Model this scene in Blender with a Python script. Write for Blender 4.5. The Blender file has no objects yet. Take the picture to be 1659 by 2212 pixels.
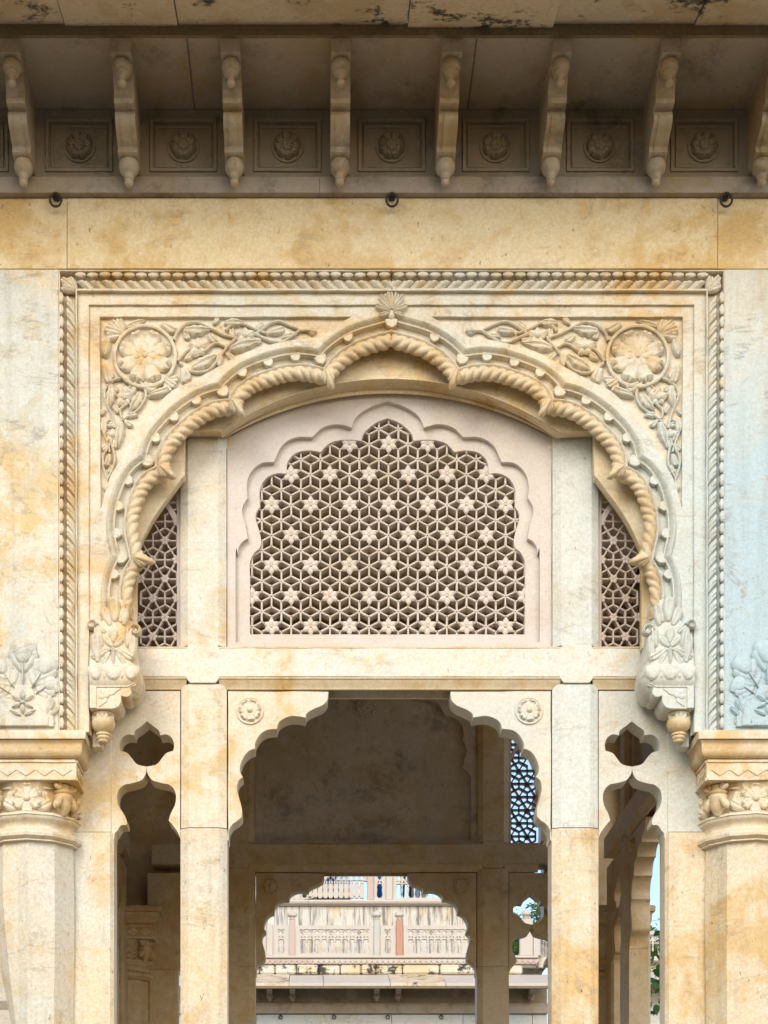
import bpy, math, random
import numpy as np
from mathutils import Matrix, Vector
random.seed(7)
rng = np.random.default_rng(5)
scene = bpy.context.scene
col = scene.collection
rad = math.radians

# ------------------------------------------------------------------ camera, sky, sun, exposure
F, D0, X0, YH, HC = 3360.0, 8.4, 682.0, 2733.0, 1.65   # measured: focal length, distance to wall face, vanishing point, eye height
cam_d = bpy.data.cameras.new('camera'); cam = bpy.data.objects.new('camera', cam_d); col.objects.link(cam)
cam.location = (0, -D0, HC); cam.rotation_euler = (rad(90), 0, 0)
cam_d.sensor_fit = 'VERTICAL'; cam_d.sensor_height = 36.0; cam_d.lens = 36.0 * F / 2212
cam_d.shift_x = (829.5 - X0) / 2212; cam_d.shift_y = (YH - 1106) / 2212
cam_d.clip_end = 2000
scene.camera = cam
SUN_EL, SUN_AZ = rad(32), rad(-28)          # sun behind the photographer, a little to the left
world = bpy.data.worlds.new('World'); scene.world = world; world.use_nodes = True
wn = world.node_tree; wn.nodes.clear()
sky = wn.nodes.new('ShaderNodeTexSky'); sky.sky_type = 'NISHITA'; sky.sun_disc = False
sky.sun_elevation = SUN_EL; sky.sun_rotation = rad(180) + SUN_AZ
sky.air_density = 1.0; sky.dust_density = 1.2; sky.ozone_density = 1.0
bg = wn.nodes.new('ShaderNodeBackground'); bg.inputs[1].default_value = 0.15
wo = wn.nodes.new('ShaderNodeOutputWorld')
wn.links.new(sky.outputs[0], bg.inputs[0]); wn.links.new(bg.outputs[0], wo.inputs[0])
sd = bpy.data.lights.new('sun', 'SUN'); sd.energy = 1.45; sd.angle = rad(30); sd.color = (1.0, 0.93, 0.80)
so = bpy.data.objects.new('sun', sd); col.objects.link(so)
sv = Vector((math.sin(SUN_AZ) * math.cos(SUN_EL), -math.cos(SUN_AZ) * math.cos(SUN_EL), math.sin(SUN_EL)))
so.location = sv * 60; so.rotation_euler = sv.to_track_quat('Z', 'Y').to_euler()
vs = scene.view_settings
scene.display_settings.display_device = 'sRGB'
vs.view_transform = 'Standard'; vs.look = 'None'; vs.gamma = 1.0; vs.use_curve_mapping = False
vs.exposure = 0.92
scene.render.engine = 'CYCLES'
scene.cycles.max_bounces = 8; scene.cycles.diffuse_bounces = 5; scene.cycles.use_denoising = True

# ------------------------------------------------------------------ measuring helpers
def wx(px, Y=0.0): return (px - X0) * (D0 + Y) / F
def wz(py, Y=0.0): return HC + (YH - py) * (D0 + Y) / F
def sc(Y=0.0): return (D0 + Y) / F
def W2(pts, Y=0.0): return [(wx(p[0], Y), wz(p[1], Y)) for p in pts]
CXW = wx(846.0)                 # symmetry plane of the facade
def cpx(Y): return X0 + CXW * F / (D0 + Y)
def mir(pts, c): return [(2 * c - p[0], p[1]) for p in pts][::-1]

# ------------------------------------------------------------------ materials
def new_mat(name):
    m = bpy.data.materials.new(name); m.use_nodes = True
    nt = m.node_tree; nt.nodes.clear()
    out = nt.nodes.new('ShaderNodeOutputMaterial'); b = nt.nodes.new('ShaderNodeBsdfPrincipled')
    nt.links.new(b.outputs[0], out.inputs[0])
    return m, nt, b
class G:
    def __init__(s, nt): s.nt = nt
    def n(s, t, **k):
        o = s.nt.nodes.new(t)
        for a, v in k.items(): setattr(o, a, v)
        return o
    def lk(s, a, b): s.nt.links.new(a, b)
    def noise(s, vec, scale, detail=4, rough=0.55, dist=0.0):
        o = s.n('ShaderNodeTexNoise'); o.inputs['Scale'].default_value = scale; o.inputs['Detail'].default_value = detail
        o.inputs['Roughness'].default_value = rough; o.inputs['Distortion'].default_value = dist
        s.lk(vec, o.inputs['Vector']); return o.outputs['Fac']
    def ramp(s, f, a, b, va=0.0, vb=1.0):
        o = s.n('ShaderNodeMapRange'); o.interpolation_type = 'SMOOTHSTEP'
        s.lk(f, o.inputs[0])
        for i, v in zip((1, 2, 3, 4), (a, b, va, vb)): o.inputs[i].default_value = v
        return o.outputs[0]
    def mix(s, f, a, b, mode='MIX'):
        o = s.n('ShaderNodeMix'); o.data_type = 'RGBA'; o.blend_type = mode
        for sock, v in ((o.inputs[0], f), (o.inputs[6], a), (o.inputs[7], b)):
            if hasattr(v, 'is_output'): s.lk(v, sock)
            elif isinstance(v, (tuple, list)): sock.default_value = (*v[:3], 1)
            else: sock.default_value = v
        return o.outputs[2]
    def math(s, op, a, b=0.0):
        o = s.n('ShaderNodeMath', operation=op)
        for i, v in enumerate((a, b)):
            if hasattr(v, 'is_output'): s.lk(v, o.inputs[i])
            else: o.inputs[i].default_value = v
        return o.outputs[0]

def marble(name, pale, ochre, blue, amt_ochre=0.5, blue_x=None, blue_amt=0.25, vein=0.35, stain=0.35, pits=0.5, streak=0.0, rough=0.5, bump=0.25, big=1.0, grime=0.0, lump=0.0, mottle=0.5):
    m, nt, b = new_mat(name); g = G(nt)
    geo = g.n('ShaderNodeNewGeometry'); pos = geo.outputs['Position']
    sep = g.n('ShaderNodeSeparateXYZ'); g.lk(pos, sep.inputs[0])
    n1 = g.noise(pos, 1.6 * big, 5, 0.6, 0.6)
    n2 = g.noise(pos, 5.5 * big, 5, 0.65, 0.3)
    nn = g.math('ADD', g.math('MULTIPLY', n1, 0.55), g.math('MULTIPLY', n2, 0.45))
    c = g.mix(g.ramp(nn, 0.575 - 0.20 * amt_ochre, 0.645 - 0.13 * amt_ochre), pale, ochre)
    n9 = g.noise(pos, 17.0 * big, 4, 0.7, 0.6)
    c = g.mix(g.ramp(n9, 0.46, 0.66, 0.0, 0.55 * amt_ochre + 0.1), c, ochre)
    off = g.n('ShaderNodeVectorMath', operation='ADD'); g.lk(pos, off.inputs[0]); off.inputs[1].default_value = (7.3, 2.1, 4.4)
    n3 = g.noise(off.outputs[0], 1.1, 4, 0.55, 0.4)
    bf = g.ramp(n3, 0.42, 0.66, 0.0, blue_amt)
    if blue_x:
        gx = g.ramp(g.math('ADD', sep.outputs[0], g.math('MULTIPLY', g.math('SUBTRACT', n3, 0.5), 1.4)), blue_x[0], blue_x[1], 0.0, blue_x[2])
        gz = g.ramp(g.math('ADD', sep.outputs[2], g.math('MULTIPLY', g.math('SUBTRACT', n1, 0.5), 2.2)), 5.7, 7.3, 1.0, 0.10)
        bf = g.math('MAXIMUM', bf, g.math('MULTIPLY', gx, gz))
    c = g.mix(bf, c, blue)
    # grey veins: thin bands where a distorted noise crosses its middle value
    mp = g.n('ShaderNodeMapping'); g.lk(pos, mp.inputs[0]); mp.inputs['Rotation'].default_value = (0.3, 0.7, 0.2); mp.inputs['Scale'].default_value = (1.0, 1.0, 2.4)
    v = g.noise(mp.outputs[0], 1.3, 6, 0.62, 1.2)
    va = g.math('ABSOLUTE', g.math('SUBTRACT', v, 0.5))
    vm = g.math('MULTIPLY', g.ramp(va, 0.0, 0.022, 1.0, 0.0), g.ramp(n2, 0.42, 0.62))
    c = g.mix(g.math('MULTIPLY', vm, vein), c, (0.20, 0.19, 0.17))
    v2 = g.noise(mp.outputs[0], 3.4, 7, 0.66, 1.6)
    vm2 = g.math('MULTIPLY', g.ramp(g.math('ABSOLUTE', g.math('SUBTRACT', v2, 0.52)), 0.0, 0.014, 1.0, 0.0), g.ramp(n1, 0.44, 0.60))
    c = g.mix(g.math('MULTIPLY', vm2, vein * 0.8), c, (0.24, 0.22, 0.19))
    # brown weather stains
    n4 = g.noise(off.outputs[0], 9.0, 6, 0.72, 0.5)
    st = g.math('MULTIPLY', g.ramp(n4, 0.56, 0.74), g.ramp(n1, 0.40, 0.62))
    c = g.mix(g.math('MULTIPLY', st, stain), c, (0.26, 0.13, 0.045))
    # small pits and scratches
    mp2 = g.n('ShaderNodeMapping'); g.lk(pos, mp2.inputs[0]); mp2.inputs['Rotation'].default_value = (0.0, 0.6, 0.0); mp2.inputs['Scale'].default_value = (1.0, 1.0, 0.42)
    n5 = g.noise(mp2.outputs[0], 48.0, 4, 0.65, 0.2)
    pt = g.math('MULTIPLY', g.ramp(n5, 0.62, 0.69), g.ramp(n4, 0.46, 0.60))
    c = g.mix(g.math('MULTIPLY', pt, pits), c, (0.10, 0.055, 0.02))
    n6 = g.noise(pos, 260.0, 2, 0.6)
    n10 = g.noise(off.outputs[0], 60.0, 5, 0.78, 0.4)
    c = g.mix(g.ramp(n10, 0.36, 0.64, 0.0, mottle), c, g.mix(0.55, c, (0.34, 0.20, 0.07)))
    c = g.mix(g.ramp(n9, 0.28, 0.44, mottle * 0.35, 0.0), c, g.mix(0.5, c, (0.85, 0.84, 0.80)))
    c = g.mix(g.ramp(n6, 0.35, 0.65, 0.0, 0.20), c, (0.30, 0.20, 0.10))
    if streak:
        mp3 = g.n('ShaderNodeMapping'); g.lk(pos, mp3.inputs[0]); mp3.inputs['Scale'].default_value = (7.0, 7.0, 0.55)
        n7 = g.noise(mp3.outputs[0], 1.6, 6, 0.7, 0.3)
        c = g.mix(g.math('MULTIPLY', g.ramp(n7, 0.47, 0.64), streak), c, (0.055, 0.05, 0.05))
    if grime:
        n8 = g.noise(off.outputs[0], 3.0, 8, 0.78, 0.15)
        c = g.mix(g.math('MULTIPLY', g.ramp(n8, 0.50 if grime < 0.9 else 0.53, 0.68 if grime < 0.9 else 0.60), grime), c, (0.02, 0.022, 0.02))
    g.lk(c, b.inputs['Base Color'])
    b.inputs['Roughness'].default_value = rough
    b.inputs['Specular IOR Level'].default_value = 0.35
    bp = g.n('ShaderNodeBump'); bp.inputs['Strength'].default_value = bump; bp.inputs['Distance'].default_value = 0.006
    hh = g.math('ADD', g.math('MULTIPLY', n5, 0.35), g.math('ADD', g.math('MULTIPLY', n4, 0.6), g.math('MULTIPLY', n6, 0.12)))
    if lump: hh = g.math('ADD', hh, g.math('MULTIPLY', n2, lump))
    g.lk(hh, bp.inputs['Height']); g.lk(bp.outputs[0], b.inputs['Normal'])
    return m
def plain(name, c1, c2, scale=6.0, rough=0.7, bump=0.2, metal=0.0):
    m, nt, b = new_mat(name); g = G(nt)
    geo = g.n('ShaderNodeNewGeometry'); n = g.noise(geo.outputs['Position'], scale, 5, 0.65)
    g.lk(g.mix(g.ramp(n, 0.35, 0.65), c1, c2), b.inputs['Base Color'])
    b.inputs['Roughness'].default_value = rough; b.inputs['Metallic'].default_value = metal
    bp = g.n('ShaderNodeBump'); bp.inputs['Strength'].default_value = bump; bp.inputs['Distance'].default_value = 0.01
    g.lk(n, bp.inputs['Height']); g.lk(bp.outputs[0], b.inputs['Normal'])
    return m
PALE, OCH, BLU = (0.69, 0.605, 0.45), (0.61, 0.405, 0.155), (0.47, 0.61, 0.64)
BX = (0.95, 2.45, 0.80)
M = {}
M['marble'] = marble('cream_marble', PALE, OCH, BLU, 0.5, BX, 0.40, vein=0.45)
M['capital'] = marble('capital_marble', (0.70, 0.60, 0.43), (0.60, 0.39, 0.145), (0.60, 0.66, 0.64), 0.5, None, 0.40)
M['patina'] = marble('patinated_marble', (0.645, 0.525, 0.335), (0.545, 0.35, 0.135), (0.56, 0.56, 0.49), 0.6, None, 0.3, vein=0.25, stain=0.45, pits=0.5)
M['tymp'] = marble('golden_marble', (0.71, 0.585, 0.37), (0.62, 0.41, 0.15), (0.64, 0.64, 0.55), 0.45, None, 0.35, vein=0.45, stain=0.25, pits=0.3)
M['wall'] = marble('wall_marble', (0.70, 0.63, 0.49), (0.63, 0.45, 0.19), (0.38, 0.55, 0.62), 0.36, (1.25, 2.35, 0.97), 0.45, vein=0.6, pits=0.8, streak=0.12)
M['frieze'] = marble('yellow_marble', (0.74, 0.60, 0.35), (0.62, 0.40, 0.14), (0.68, 0.64, 0.52), 0.55, None, 0.25, vein=0.3, stain=0.7, pits=1.0, big=0.8, bump=0.5, lump=3.0)
M['pillar'] = marble('pillar_marble', (0.70, 0.60, 0.43), (0.63, 0.435, 0.195), (0.58, 0.66, 0.65), 0.5, None, 0.6, vein=0.4, stain=0.45, pits=1.0, mottle=0.6, streak=0.15)
M['beam'] = marble('white_marble', (0.72, 0.67, 0.56), (0.66, 0.48, 0.23), (0.58, 0.66, 0.67), 0.35, None, 0.5, vein=0.32, stain=0.2)
M['panel'] = marble('panel_marble', (0.69, 0.61, 0.47), (0.62, 0.44, 0.19), (0.49, 0.61, 0.64), 0.42, (0.3, 2.6, 0.62), 0.5, vein=0.3, stain=0.2)
M['post'] = marble('post_marble', (0.70, 0.62, 0.47), (0.62, 0.44, 0.19), (0.54, 0.66, 0.69), 0.42, (0.2, 1.9, 0.75), 0.55, vein=0.4, stain=0.2)
M['pink'] = marble('pink_sandstone', (0.59, 0.53, 0.475), (0.57, 0.485, 0.40), (0.55, 0.51, 0.485), 0.45, None, 0.4, vein=0.12, stain=0.12, pits=0.3, bump=0.25, mottle=0.3)
M['jali'] = marble('pale_lattice_stone', (0.60, 0.53, 0.465), (0.56, 0.475, 0.385), (0.56, 0.515, 0.48), 0.4, None, 0.3, vein=0.0, stain=0.1, pits=0.2, bump=0.2, mottle=0.3)
M['mauve'] = marble('mauve_sandstone', (0.50, 0.435, 0.40), (0.50, 0.40, 0.32), (0.48, 0.43, 0.42), 0.4, None, 0.3, vein=0.0, stain=0.12, pits=0.2, bump=0.2, mottle=0.3)
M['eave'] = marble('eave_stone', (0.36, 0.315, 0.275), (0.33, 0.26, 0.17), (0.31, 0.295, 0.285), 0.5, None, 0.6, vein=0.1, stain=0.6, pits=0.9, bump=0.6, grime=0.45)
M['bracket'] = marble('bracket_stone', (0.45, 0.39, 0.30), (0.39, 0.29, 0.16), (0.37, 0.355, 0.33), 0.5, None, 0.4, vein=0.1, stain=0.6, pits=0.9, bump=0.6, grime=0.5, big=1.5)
M['bandp'] = marble('shade_toned_panel_stone', (0.215, 0.20, 0.165), (0.20, 0.165, 0.11), (0.19, 0.19, 0.185), 0.5, None, 0.4, vein=0.1, stain=0.5, pits=0.9, bump=0.6, grime=0.45)  # base colour darkened to carry the shade under the eaves
M['chajja'] = marble('eave_slab_stone', (0.66, 0.57, 0.44), (0.54, 0.42, 0.26), (0.50, 0.47, 0.44), 0.5, None, 0.4, vein=0.0, stain=0.5, pits=0.8, bump=0.5, grime=0.95)
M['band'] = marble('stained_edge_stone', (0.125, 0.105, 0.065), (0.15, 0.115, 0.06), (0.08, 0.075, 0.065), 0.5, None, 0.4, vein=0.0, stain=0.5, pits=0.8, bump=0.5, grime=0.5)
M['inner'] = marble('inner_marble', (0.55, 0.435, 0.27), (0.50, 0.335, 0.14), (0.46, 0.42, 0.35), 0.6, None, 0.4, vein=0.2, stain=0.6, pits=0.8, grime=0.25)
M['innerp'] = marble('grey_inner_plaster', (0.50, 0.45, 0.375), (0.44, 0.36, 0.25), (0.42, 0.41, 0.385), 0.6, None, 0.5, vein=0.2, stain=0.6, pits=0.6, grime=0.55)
M['mortar'] = plain('dark_joint', (0.10, 0.075, 0.045), (0.16, 0.115, 0.065), 30, 0.9)
M['floor'] = plain('worn_marble_floor', (0.50, 0.42, 0.30), (0.40, 0.32, 0.20), 3.0, 0.6)
M['iron'] = plain('rusty_iron', (0.03, 0.028, 0.022), (0.075, 0.055, 0.03), 90, 0.75, 0.5, 0.3)
M['ground'] = plain('courtyard_stone', (0.21, 0.165, 0.11), (0.17, 0.13, 0.08), 2.0, 0.9)

# ------------------------------------------------------------------ object helpers
def shade(me, ang=38):
    me.polygons.foreach_set('use_smooth', [True] * len(me.polygons))
    me.set_sharp_from_angle(angle=rad(ang))
def mesh(name, verts, faces, mat=None, ang=38):
    me = bpy.data.meshes.new(name)
    me.from_pydata([tuple(map(float, v)) for v in verts], [], [tuple(map(int, f)) for f in faces])
    me.validate(); me.update()
    if mat: me.materials.append(M[mat] if isinstance(mat, str) else mat)
    if ang: shade(me, ang)
    return me
def thing(name, label, cat, base=(0, 0, 0), group=None, kind=None):
    o = bpy.data.objects.new(name, None); col.objects.link(o)
    o.location = base; o.empty_display_size = 0.05
    o['label'] = label; o['category'] = cat
    if group: o['group'] = group
    o['kind'] = kind or 'thing'
    return o
def tag(o, label, cat, group=None, kind=None):
    o['label'] = label; o['category'] = cat
    if group: o['group'] = group
    if kind: o['kind'] = kind
    return o
def world_base(o):
    v = Vector((0, 0, 0))
    while o is not None:
        v = v + o.location; o = o.parent
    return v
def add(name, me, parent=None, mw=None):
    """link a mesh (in world coordinates, or placed by the world matrix mw) as one object under parent"""
    o = bpy.data.objects.new(name, me); col.objects.link(o)
    m = mw.copy() if mw is not None else Matrix.Identity(4)
    if parent is not None:
        o.parent = parent
        m = PINV(parent) @ m
    o.matrix_basis = m
    return o
WM = {}
def PINV(p):
    m = Matrix.Identity(4); q = p
    while q is not None:
        m = q.matrix_basis @ m; q = q.parent
    return m.inverted()
def copy_tree(o, xf=None, parent=None):
    c = o.copy(); col.objects.link(c); c.parent = parent
    if xf is not None: c.matrix_basis = xf @ o.matrix_basis
    for ch in list(o.children): copy_tree(ch, None, c)
    return c
def area(p):
    p = np.asarray(p); x, y = p[:, 0], p[:, 1]
    return 0.5 * np.sum(x * np.roll(y, -1) - np.roll(x, -1) * y)
def clean(p, eps=2e-4):
    out = []
    for q in p:
        if not out or abs(q[0] - out[-1][0]) + abs(q[1] - out[-1][1]) > eps: out.append(q)
    if abs(out[0][0] - out[-1][0]) + abs(out[0][1] - out[-1][1]) < eps: out.pop()
    return out
def rough_edge(p, amp=0.0016, step=0.09):
    """hand-cut stone: long straight edges wander a little"""
    out = []; n = len(p)
    for i in range(n):
        q, r = p[i], p[(i + 1) % n]; L = math.hypot(r[0] - q[0], r[1] - q[1]); out.append(q)
        k = int(L / step)
        for j in range(1, k):
            t = j / k; e = random.uniform(-amp, amp); out.append((q[0] + (r[0] - q[0]) * t - (r[1] - q[1]) / L * e, q[1] + (r[1] - q[1]) * t + (r[0] - q[0]) / L * e))
    return out
def slab(name, outer, holes, yf, yb, mat, bevel=0.003, ang=38):
    """upright stone slab: outline and holes in (x, z) metres, front face at yf, back at yb"""
    cu = bpy.data.curves.new(name, 'CURVE'); cu.dimensions = '2D'; cu.fill_mode = 'BOTH'
    for i, p in enumerate([outer] + list(holes)):
        p = clean(rough_edge(p) if bevel > 0.0015 else p)
        if (area(p) > 0) != (i == 0): p = p[::-1]
        s = cu.splines.new('POLY'); s.points.add(len(p) - 1)
        s.points.foreach_set('co', [v for q in p for v in (q[0], q[1], 0.0, 1.0)])
        s.use_cyclic_u = True
    cu.extrude = (yb - yf) / 2 - bevel; cu.bevel_depth = bevel; cu.bevel_resolution = 1 if bevel else 0
    cu.offset = -bevel
    o = bpy.data.objects.new(name, cu); col.objects.link(o)
    me = bpy.data.meshes.new_from_object(o.evaluated_get(bpy.context.evaluated_depsgraph_get()))
    bpy.data.objects.remove(o); bpy.data.curves.remove(cu)
    ym = (yb + yf) / 2
    n = len(me.vertices); co = np.empty(n * 3); me.vertices.foreach_get('co', co); co = co.reshape(-1, 3)
    me.vertices.foreach_set('co', np.stack([co[:, 0], ym - co[:, 2], co[:, 1]], 1).ravel())
    me.name = name; me.materials.clear(); me.materials.append(M[mat] if isinstance(mat, str) else mat)
    me.update(); shade(me, ang)
    return me
def rect(x0, y0, x1, y1): return [(x0, y0), (x1, y0), (x1, y1), (x0, y1)]
def box_me(name, x0, x1, y0, y1, z0, z1, mat, bv=0.004):
    """box with chamfered vertical and horizontal edges on every side"""
    b = min(bv, (x1 - x0) / 3, (y1 - y0) / 3, (z1 - z0) / 3)
    vs, fs = [], []
    X, Yv, Z = (x0, x1), (y0, y1), (z0, z1)
    idx = {}
    for i in (0, 1):
        for j in (0, 1):
            for k in (0, 1):
                sx, sy, sz = 1 - 2 * i, 1 - 2 * j, 1 - 2 * k
                for a in range(3):
                    d = [b * sx, b * sy, b * sz]; d[a] = 0
                    idx[i, j, k, a] = len(vs); vs.append((X[i] + d[0], Yv[j] + d[1], Z[k] + d[2]))
    q = [(0, 0), (1, 0), (1, 1), (0, 1)]
    for a in range(3):
        for s in (0, 1):
            f = []
            for (u, v) in q:
                t = [0, 0, 0]; t[a] = s; t[(a + 1) % 3] = u; t[(a + 2) % 3] = v
                f.append(idx[t[0], t[1], t[2], a])
            fs.append(f if s else f[::-1])
    for a in range(3):                        # edges parallel to axis a
        p, r = (a + 1) % 3, (a + 2) % 3
        for u in (0, 1):
            for v in (0, 1):
                t0 = [0, 0, 0]; t0[p] = u; t0[r] = v; t1 = list(t0); t1[a] = 1
                f = [idx[(*t0, p)], idx[(*t1, p)], idx[(*t1, r)], idx[(*t0, r)]]
                fs.append(f if (u == v) else f[::-1])
    for i in (0, 1):
        for j in (0, 1):
            for k in (0, 1):
                f = [idx[i, j, k, 0], idx[i, j, k, 1], idx[i, j, k, 2]]
                fs.append(f if (i + j + k) % 2 else f[::-1])
    me = mesh(name, vs, fs, mat, 20)
    return me
def loft(name, rings, mat, closed=True, caps=True, ang=38):
    n = len(rings[0]); vs = [v for r in rings for v in r]; fs = []
    for i in range(len(rings) - 1):
        for j in range(n if closed else n - 1):
            k = (j + 1) % n
            fs.append((i * n + j, i * n + k, (i + 1) * n + k, (i + 1) * n + j))
    if caps and closed: fs += [tuple(range(n))[::-1], tuple((len(rings) - 1) * n + j for j in range(n))]
    return mesh(name, vs, fs, mat, ang)
def stack(name, cx, cy, prof, n, mat, rot=0.0, ang=38):
    """stack of regular n-gon rings, prof = [(z, apothem)]"""
    k = 1 / math.cos(math.pi / n) if n < 24 else 1.0
    return loft(name, [[(cx + r * k * math.cos(rot + 2 * math.pi * j / n), cy + r * k * math.sin(rot + 2 * math.pi * j / n), z) for j in range(n)] for z, r in prof], mat, ang=ang)
def xbar(name, x0, x1, prof, mat, ang=38, ret0=0.0, ret1=0.0):
    """moulding running along x with (y, z) profile; ret: how far an end narrows from the front point to the back one (mitre)"""
    ys = [p[0] for p in prof]; y0, y1 = min(ys), max(ys)
    f = lambda y: (y - y0) / (y1 - y0 + 1e-9)
    a = [(x0 + ret0 * f(p[0]), p[0], p[1]) for p in prof]; b = [(x1 - ret1 * f(p[0]), p[0], p[1]) for p in prof]
    return loft(name, [a, b], mat, ang=ang)
def prism(name, poly_xy, z0, z1, mat, ang=25):
    return loft(name, [[(x, y, z0) for x, y in poly_xy], [(x, y, z1) for x, y in poly_xy]], mat, ang=ang)
def crv(pts, n=8, closed=False):
    """Catmull-Rom through points"""
    p = np.asarray(pts, float); N = len(p); out = []
    g = lambda i: p[i % N] if closed else (p[i] if 0 <= i < N else (2 * p[0] - p[1] if i < 0 else 2 * p[-1] - p[-2]))
    for i in range(N if closed else N - 1):
        a, b, c, d = g(i - 1), g(i), g(i + 1), g(i + 2)
        for t in np.arange(n) / n:
            out.append(tuple(0.5 * (2 * b + (c - a) * t + (2 * a - 5 * b + 4 * c - d) * t * t + (3 * b - a - 3 * c + d) * t ** 3)))
    if not closed: out.append(tuple(p[-1]))
    return out
def chain(segs, n=6):
    """join smooth runs that meet at cusps"""
    out = []
    for s in segs:
        q = crv(s, n) if len(s) > 2 else [tuple(map(float, v)) for v in s]
        if out and np.hypot(out[-1][0] - q[0][0], out[-1][1] - q[0][1]) < 1e-6: q = q[1:]
        out += q
    return out
def resample(p, n):
    p = np.asarray(p, float); d = np.r_[0, np.cumsum(np.hypot(*np.diff(p[:, :2], axis=0).T))]
    t = np.linspace(0, d[-1], n)
    return np.stack([np.interp(t, d, p[:, i]) for i in range(p.shape[1])], 1)
def plen(p): p = np.asarray(p); return float(np.sum(np.hypot(*np.diff(p, axis=0).T)))
def tube(name, pts3, radii, mat, n=8, flat=1.0):
    """tube along 3D points lying near a facade plane; flat squashes it in depth"""
    p = np.asarray(pts3, float); N = len(p); t = np.gradient(p, axis=0); t /= np.linalg.norm(t, axis=1)[:, None] + 1e-12
    yv = np.array([0, -1.0, 0]); rings = []
    for i in range(N):
        nn = np.cross(t[i], yv); nn /= np.linalg.norm(nn) + 1e-12
        bb = np.cross(nn, t[i])
        r = radii[i] if hasattr(radii, '__len__') else radii
        rings.append([tuple(p[i] + r * (math.cos(a) * nn + flat * math.sin(a) * bb)) for a in (2 * math.pi * np.arange(n) / n)])
    return loft(name, rings, mat, ang=60)
def facade_m(x, Y, z, a=0.0, s=1.0, flip=False, d=1.0):
    """local x,y lie in the facade plane (x turned by a), local z points at the viewer"""
    sx, sy, sz = (s if hasattr(s, '__len__') else (s, s, s))
    return Matrix.Translation((x, Y, z)) @ Matrix.Rotation(rad(90), 4, 'X') @ Matrix.Rotation(a, 4, 'Z') @ Matrix.Diagonal((sx, -sy if flip else sy, sz * d, 1))
# ------------------------------------------------------------------ carved pieces (unit size, shared)
def petal_me(key, W, tip, h, mat, base=0.2, nu=9, nv=7, groove=0.0, lip=0.0, teeth=0, bend=0.0):
    vs, fs = [], []
    for i in range(nu + 1):
        t = i / nu
        if tip == 'round': w = (base + (1 - base) * math.sin(math.pi / 2 * min(1, t / 0.68))) * (math.sqrt(max(0.0, 1 - ((t - 0.68) / 0.32) ** 2)) if t > 0.68 else 1)
        elif tip == 'heart': w = (base + (1 - base) * math.sin(math.pi / 2 * min(1, t / 0.7))) * (max(0.0, 1 - ((t - 0.7) / 0.3) ** 3.2) if t > 0.7 else 1)
        else: w = base * (1 - t) + math.sin(math.pi * t ** 0.85) * (1 - base * 0.3)
        if teeth: w *= 0.72 + 0.28 * ((t * teeth) % 1.0)
        w = max(w * W, 0.004)
        for j in range(nv + 1):
            s = -1 + 2 * j / nv
            dome = math.sqrt(max(0.0, 1 - abs(s) ** 2.6))
            z = h * dome * (0.45 + 0.55 * math.sin(math.pi * min(1, 0.15 + t * 0.85)))
            z -= groove * h * math.exp(-(s / 0.22) ** 2) * (0.3 + 0.7 * t)
            z += lip * h * math.exp(-((t - 0.86) / 0.10) ** 2) * dome
            if abs(s) > 0.99 or i in (0, nu): z = -0.12 * h
            x = t
            if tip == 'heart' and t > 0.7: x = t - 0.10 * math.exp(-(s / 0.35) ** 2) * (t - 0.7) / 0.3
            vs.append((x, s * w + bend * t * t, z))
    for i in range(nu):
        for j in range(nv):
            a = i * (nv + 1) + j; fs.append((a, a + nv + 1, a + nv + 2, a + 1))
    return mesh(key, vs, fs, mat, 50)
_pm = {}
def petal(kind, mat):
    k = (kind, mat)
    if k not in _pm:
        P = dict(rose=dict(W=0.355, tip='heart', h=0.16, base=0.20, groove=0.45, lip=1.3, nu=12, nv=8),
                 star=dict(W=0.27, tip='point', h=0.22, base=0.25, groove=-0.5, nu=7, nv=6),
                 bud=dict(W=0.34, tip='round', h=0.30, base=0.25, nu=8, nv=6),
                 lobe=dict(W=0.24, tip='round', h=0.26, base=0.35, groove=0.45, lip=0.4, nu=9, nv=6, bend=0.10),
                 leaf=dict(W=0.24, tip='point', h=0.20, base=0.1, groove=0.6, nu=12, nv=6, teeth=4, bend=0.12),
                 spike=dict(W=0.15, tip='point', h=0.14, base=0.4, nu=8, nv=4))[kind]
        _pm[k] = petal_me('petal', mat=mat, **P)
    return _pm[k]
def dome_me(name, r, h, mat, n=14, m=4, undercut=0.0):
    rings = []
    if undercut: rings.append([(r * 0.8 * math.cos(2 * math.pi * j / n), r * 0.8 * math.sin(2 * math.pi * j / n), -undercut) for j in range(n)])
    for i in range(m):
        a = math.pi / 2 * i / m
        rings.append([(r * math.cos(a) * math.cos(2 * math.pi * j / n), r * math.cos(a) * math.sin(2 * math.pi * j / n), h * math.sin(a)) for j in range(n)])
    me = loft(name, rings + [[(1e-4 * math.cos(2 * math.pi * j / n), 1e-4 * math.sin(2 * math.pi * j / n), h) for j in range(n)]], mat, caps=False, ang=60)
    return me
_dm = {}
def dome(mat, flat=0.6):
    k = (mat, flat)
    if k not in _dm: _dm[k] = dome_me('boss', 1.0, flat, mat)
    return _dm[k]
def disc_me(name, prof, mat, n=32):
    """turned plate in the facade plane: prof = [(radius, height towards viewer)]"""
    return loft(name, [[(r * math.cos(2 * math.pi * j / n), r * math.sin(2 * math.pi * j / n), h) for j in range(n)] for r, h in prof], mat, caps=False, ang=40)
_cache = {}
def cached(key, fn):
    if key not in _cache: _cache[key] = fn()
    return _cache[key]
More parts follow.
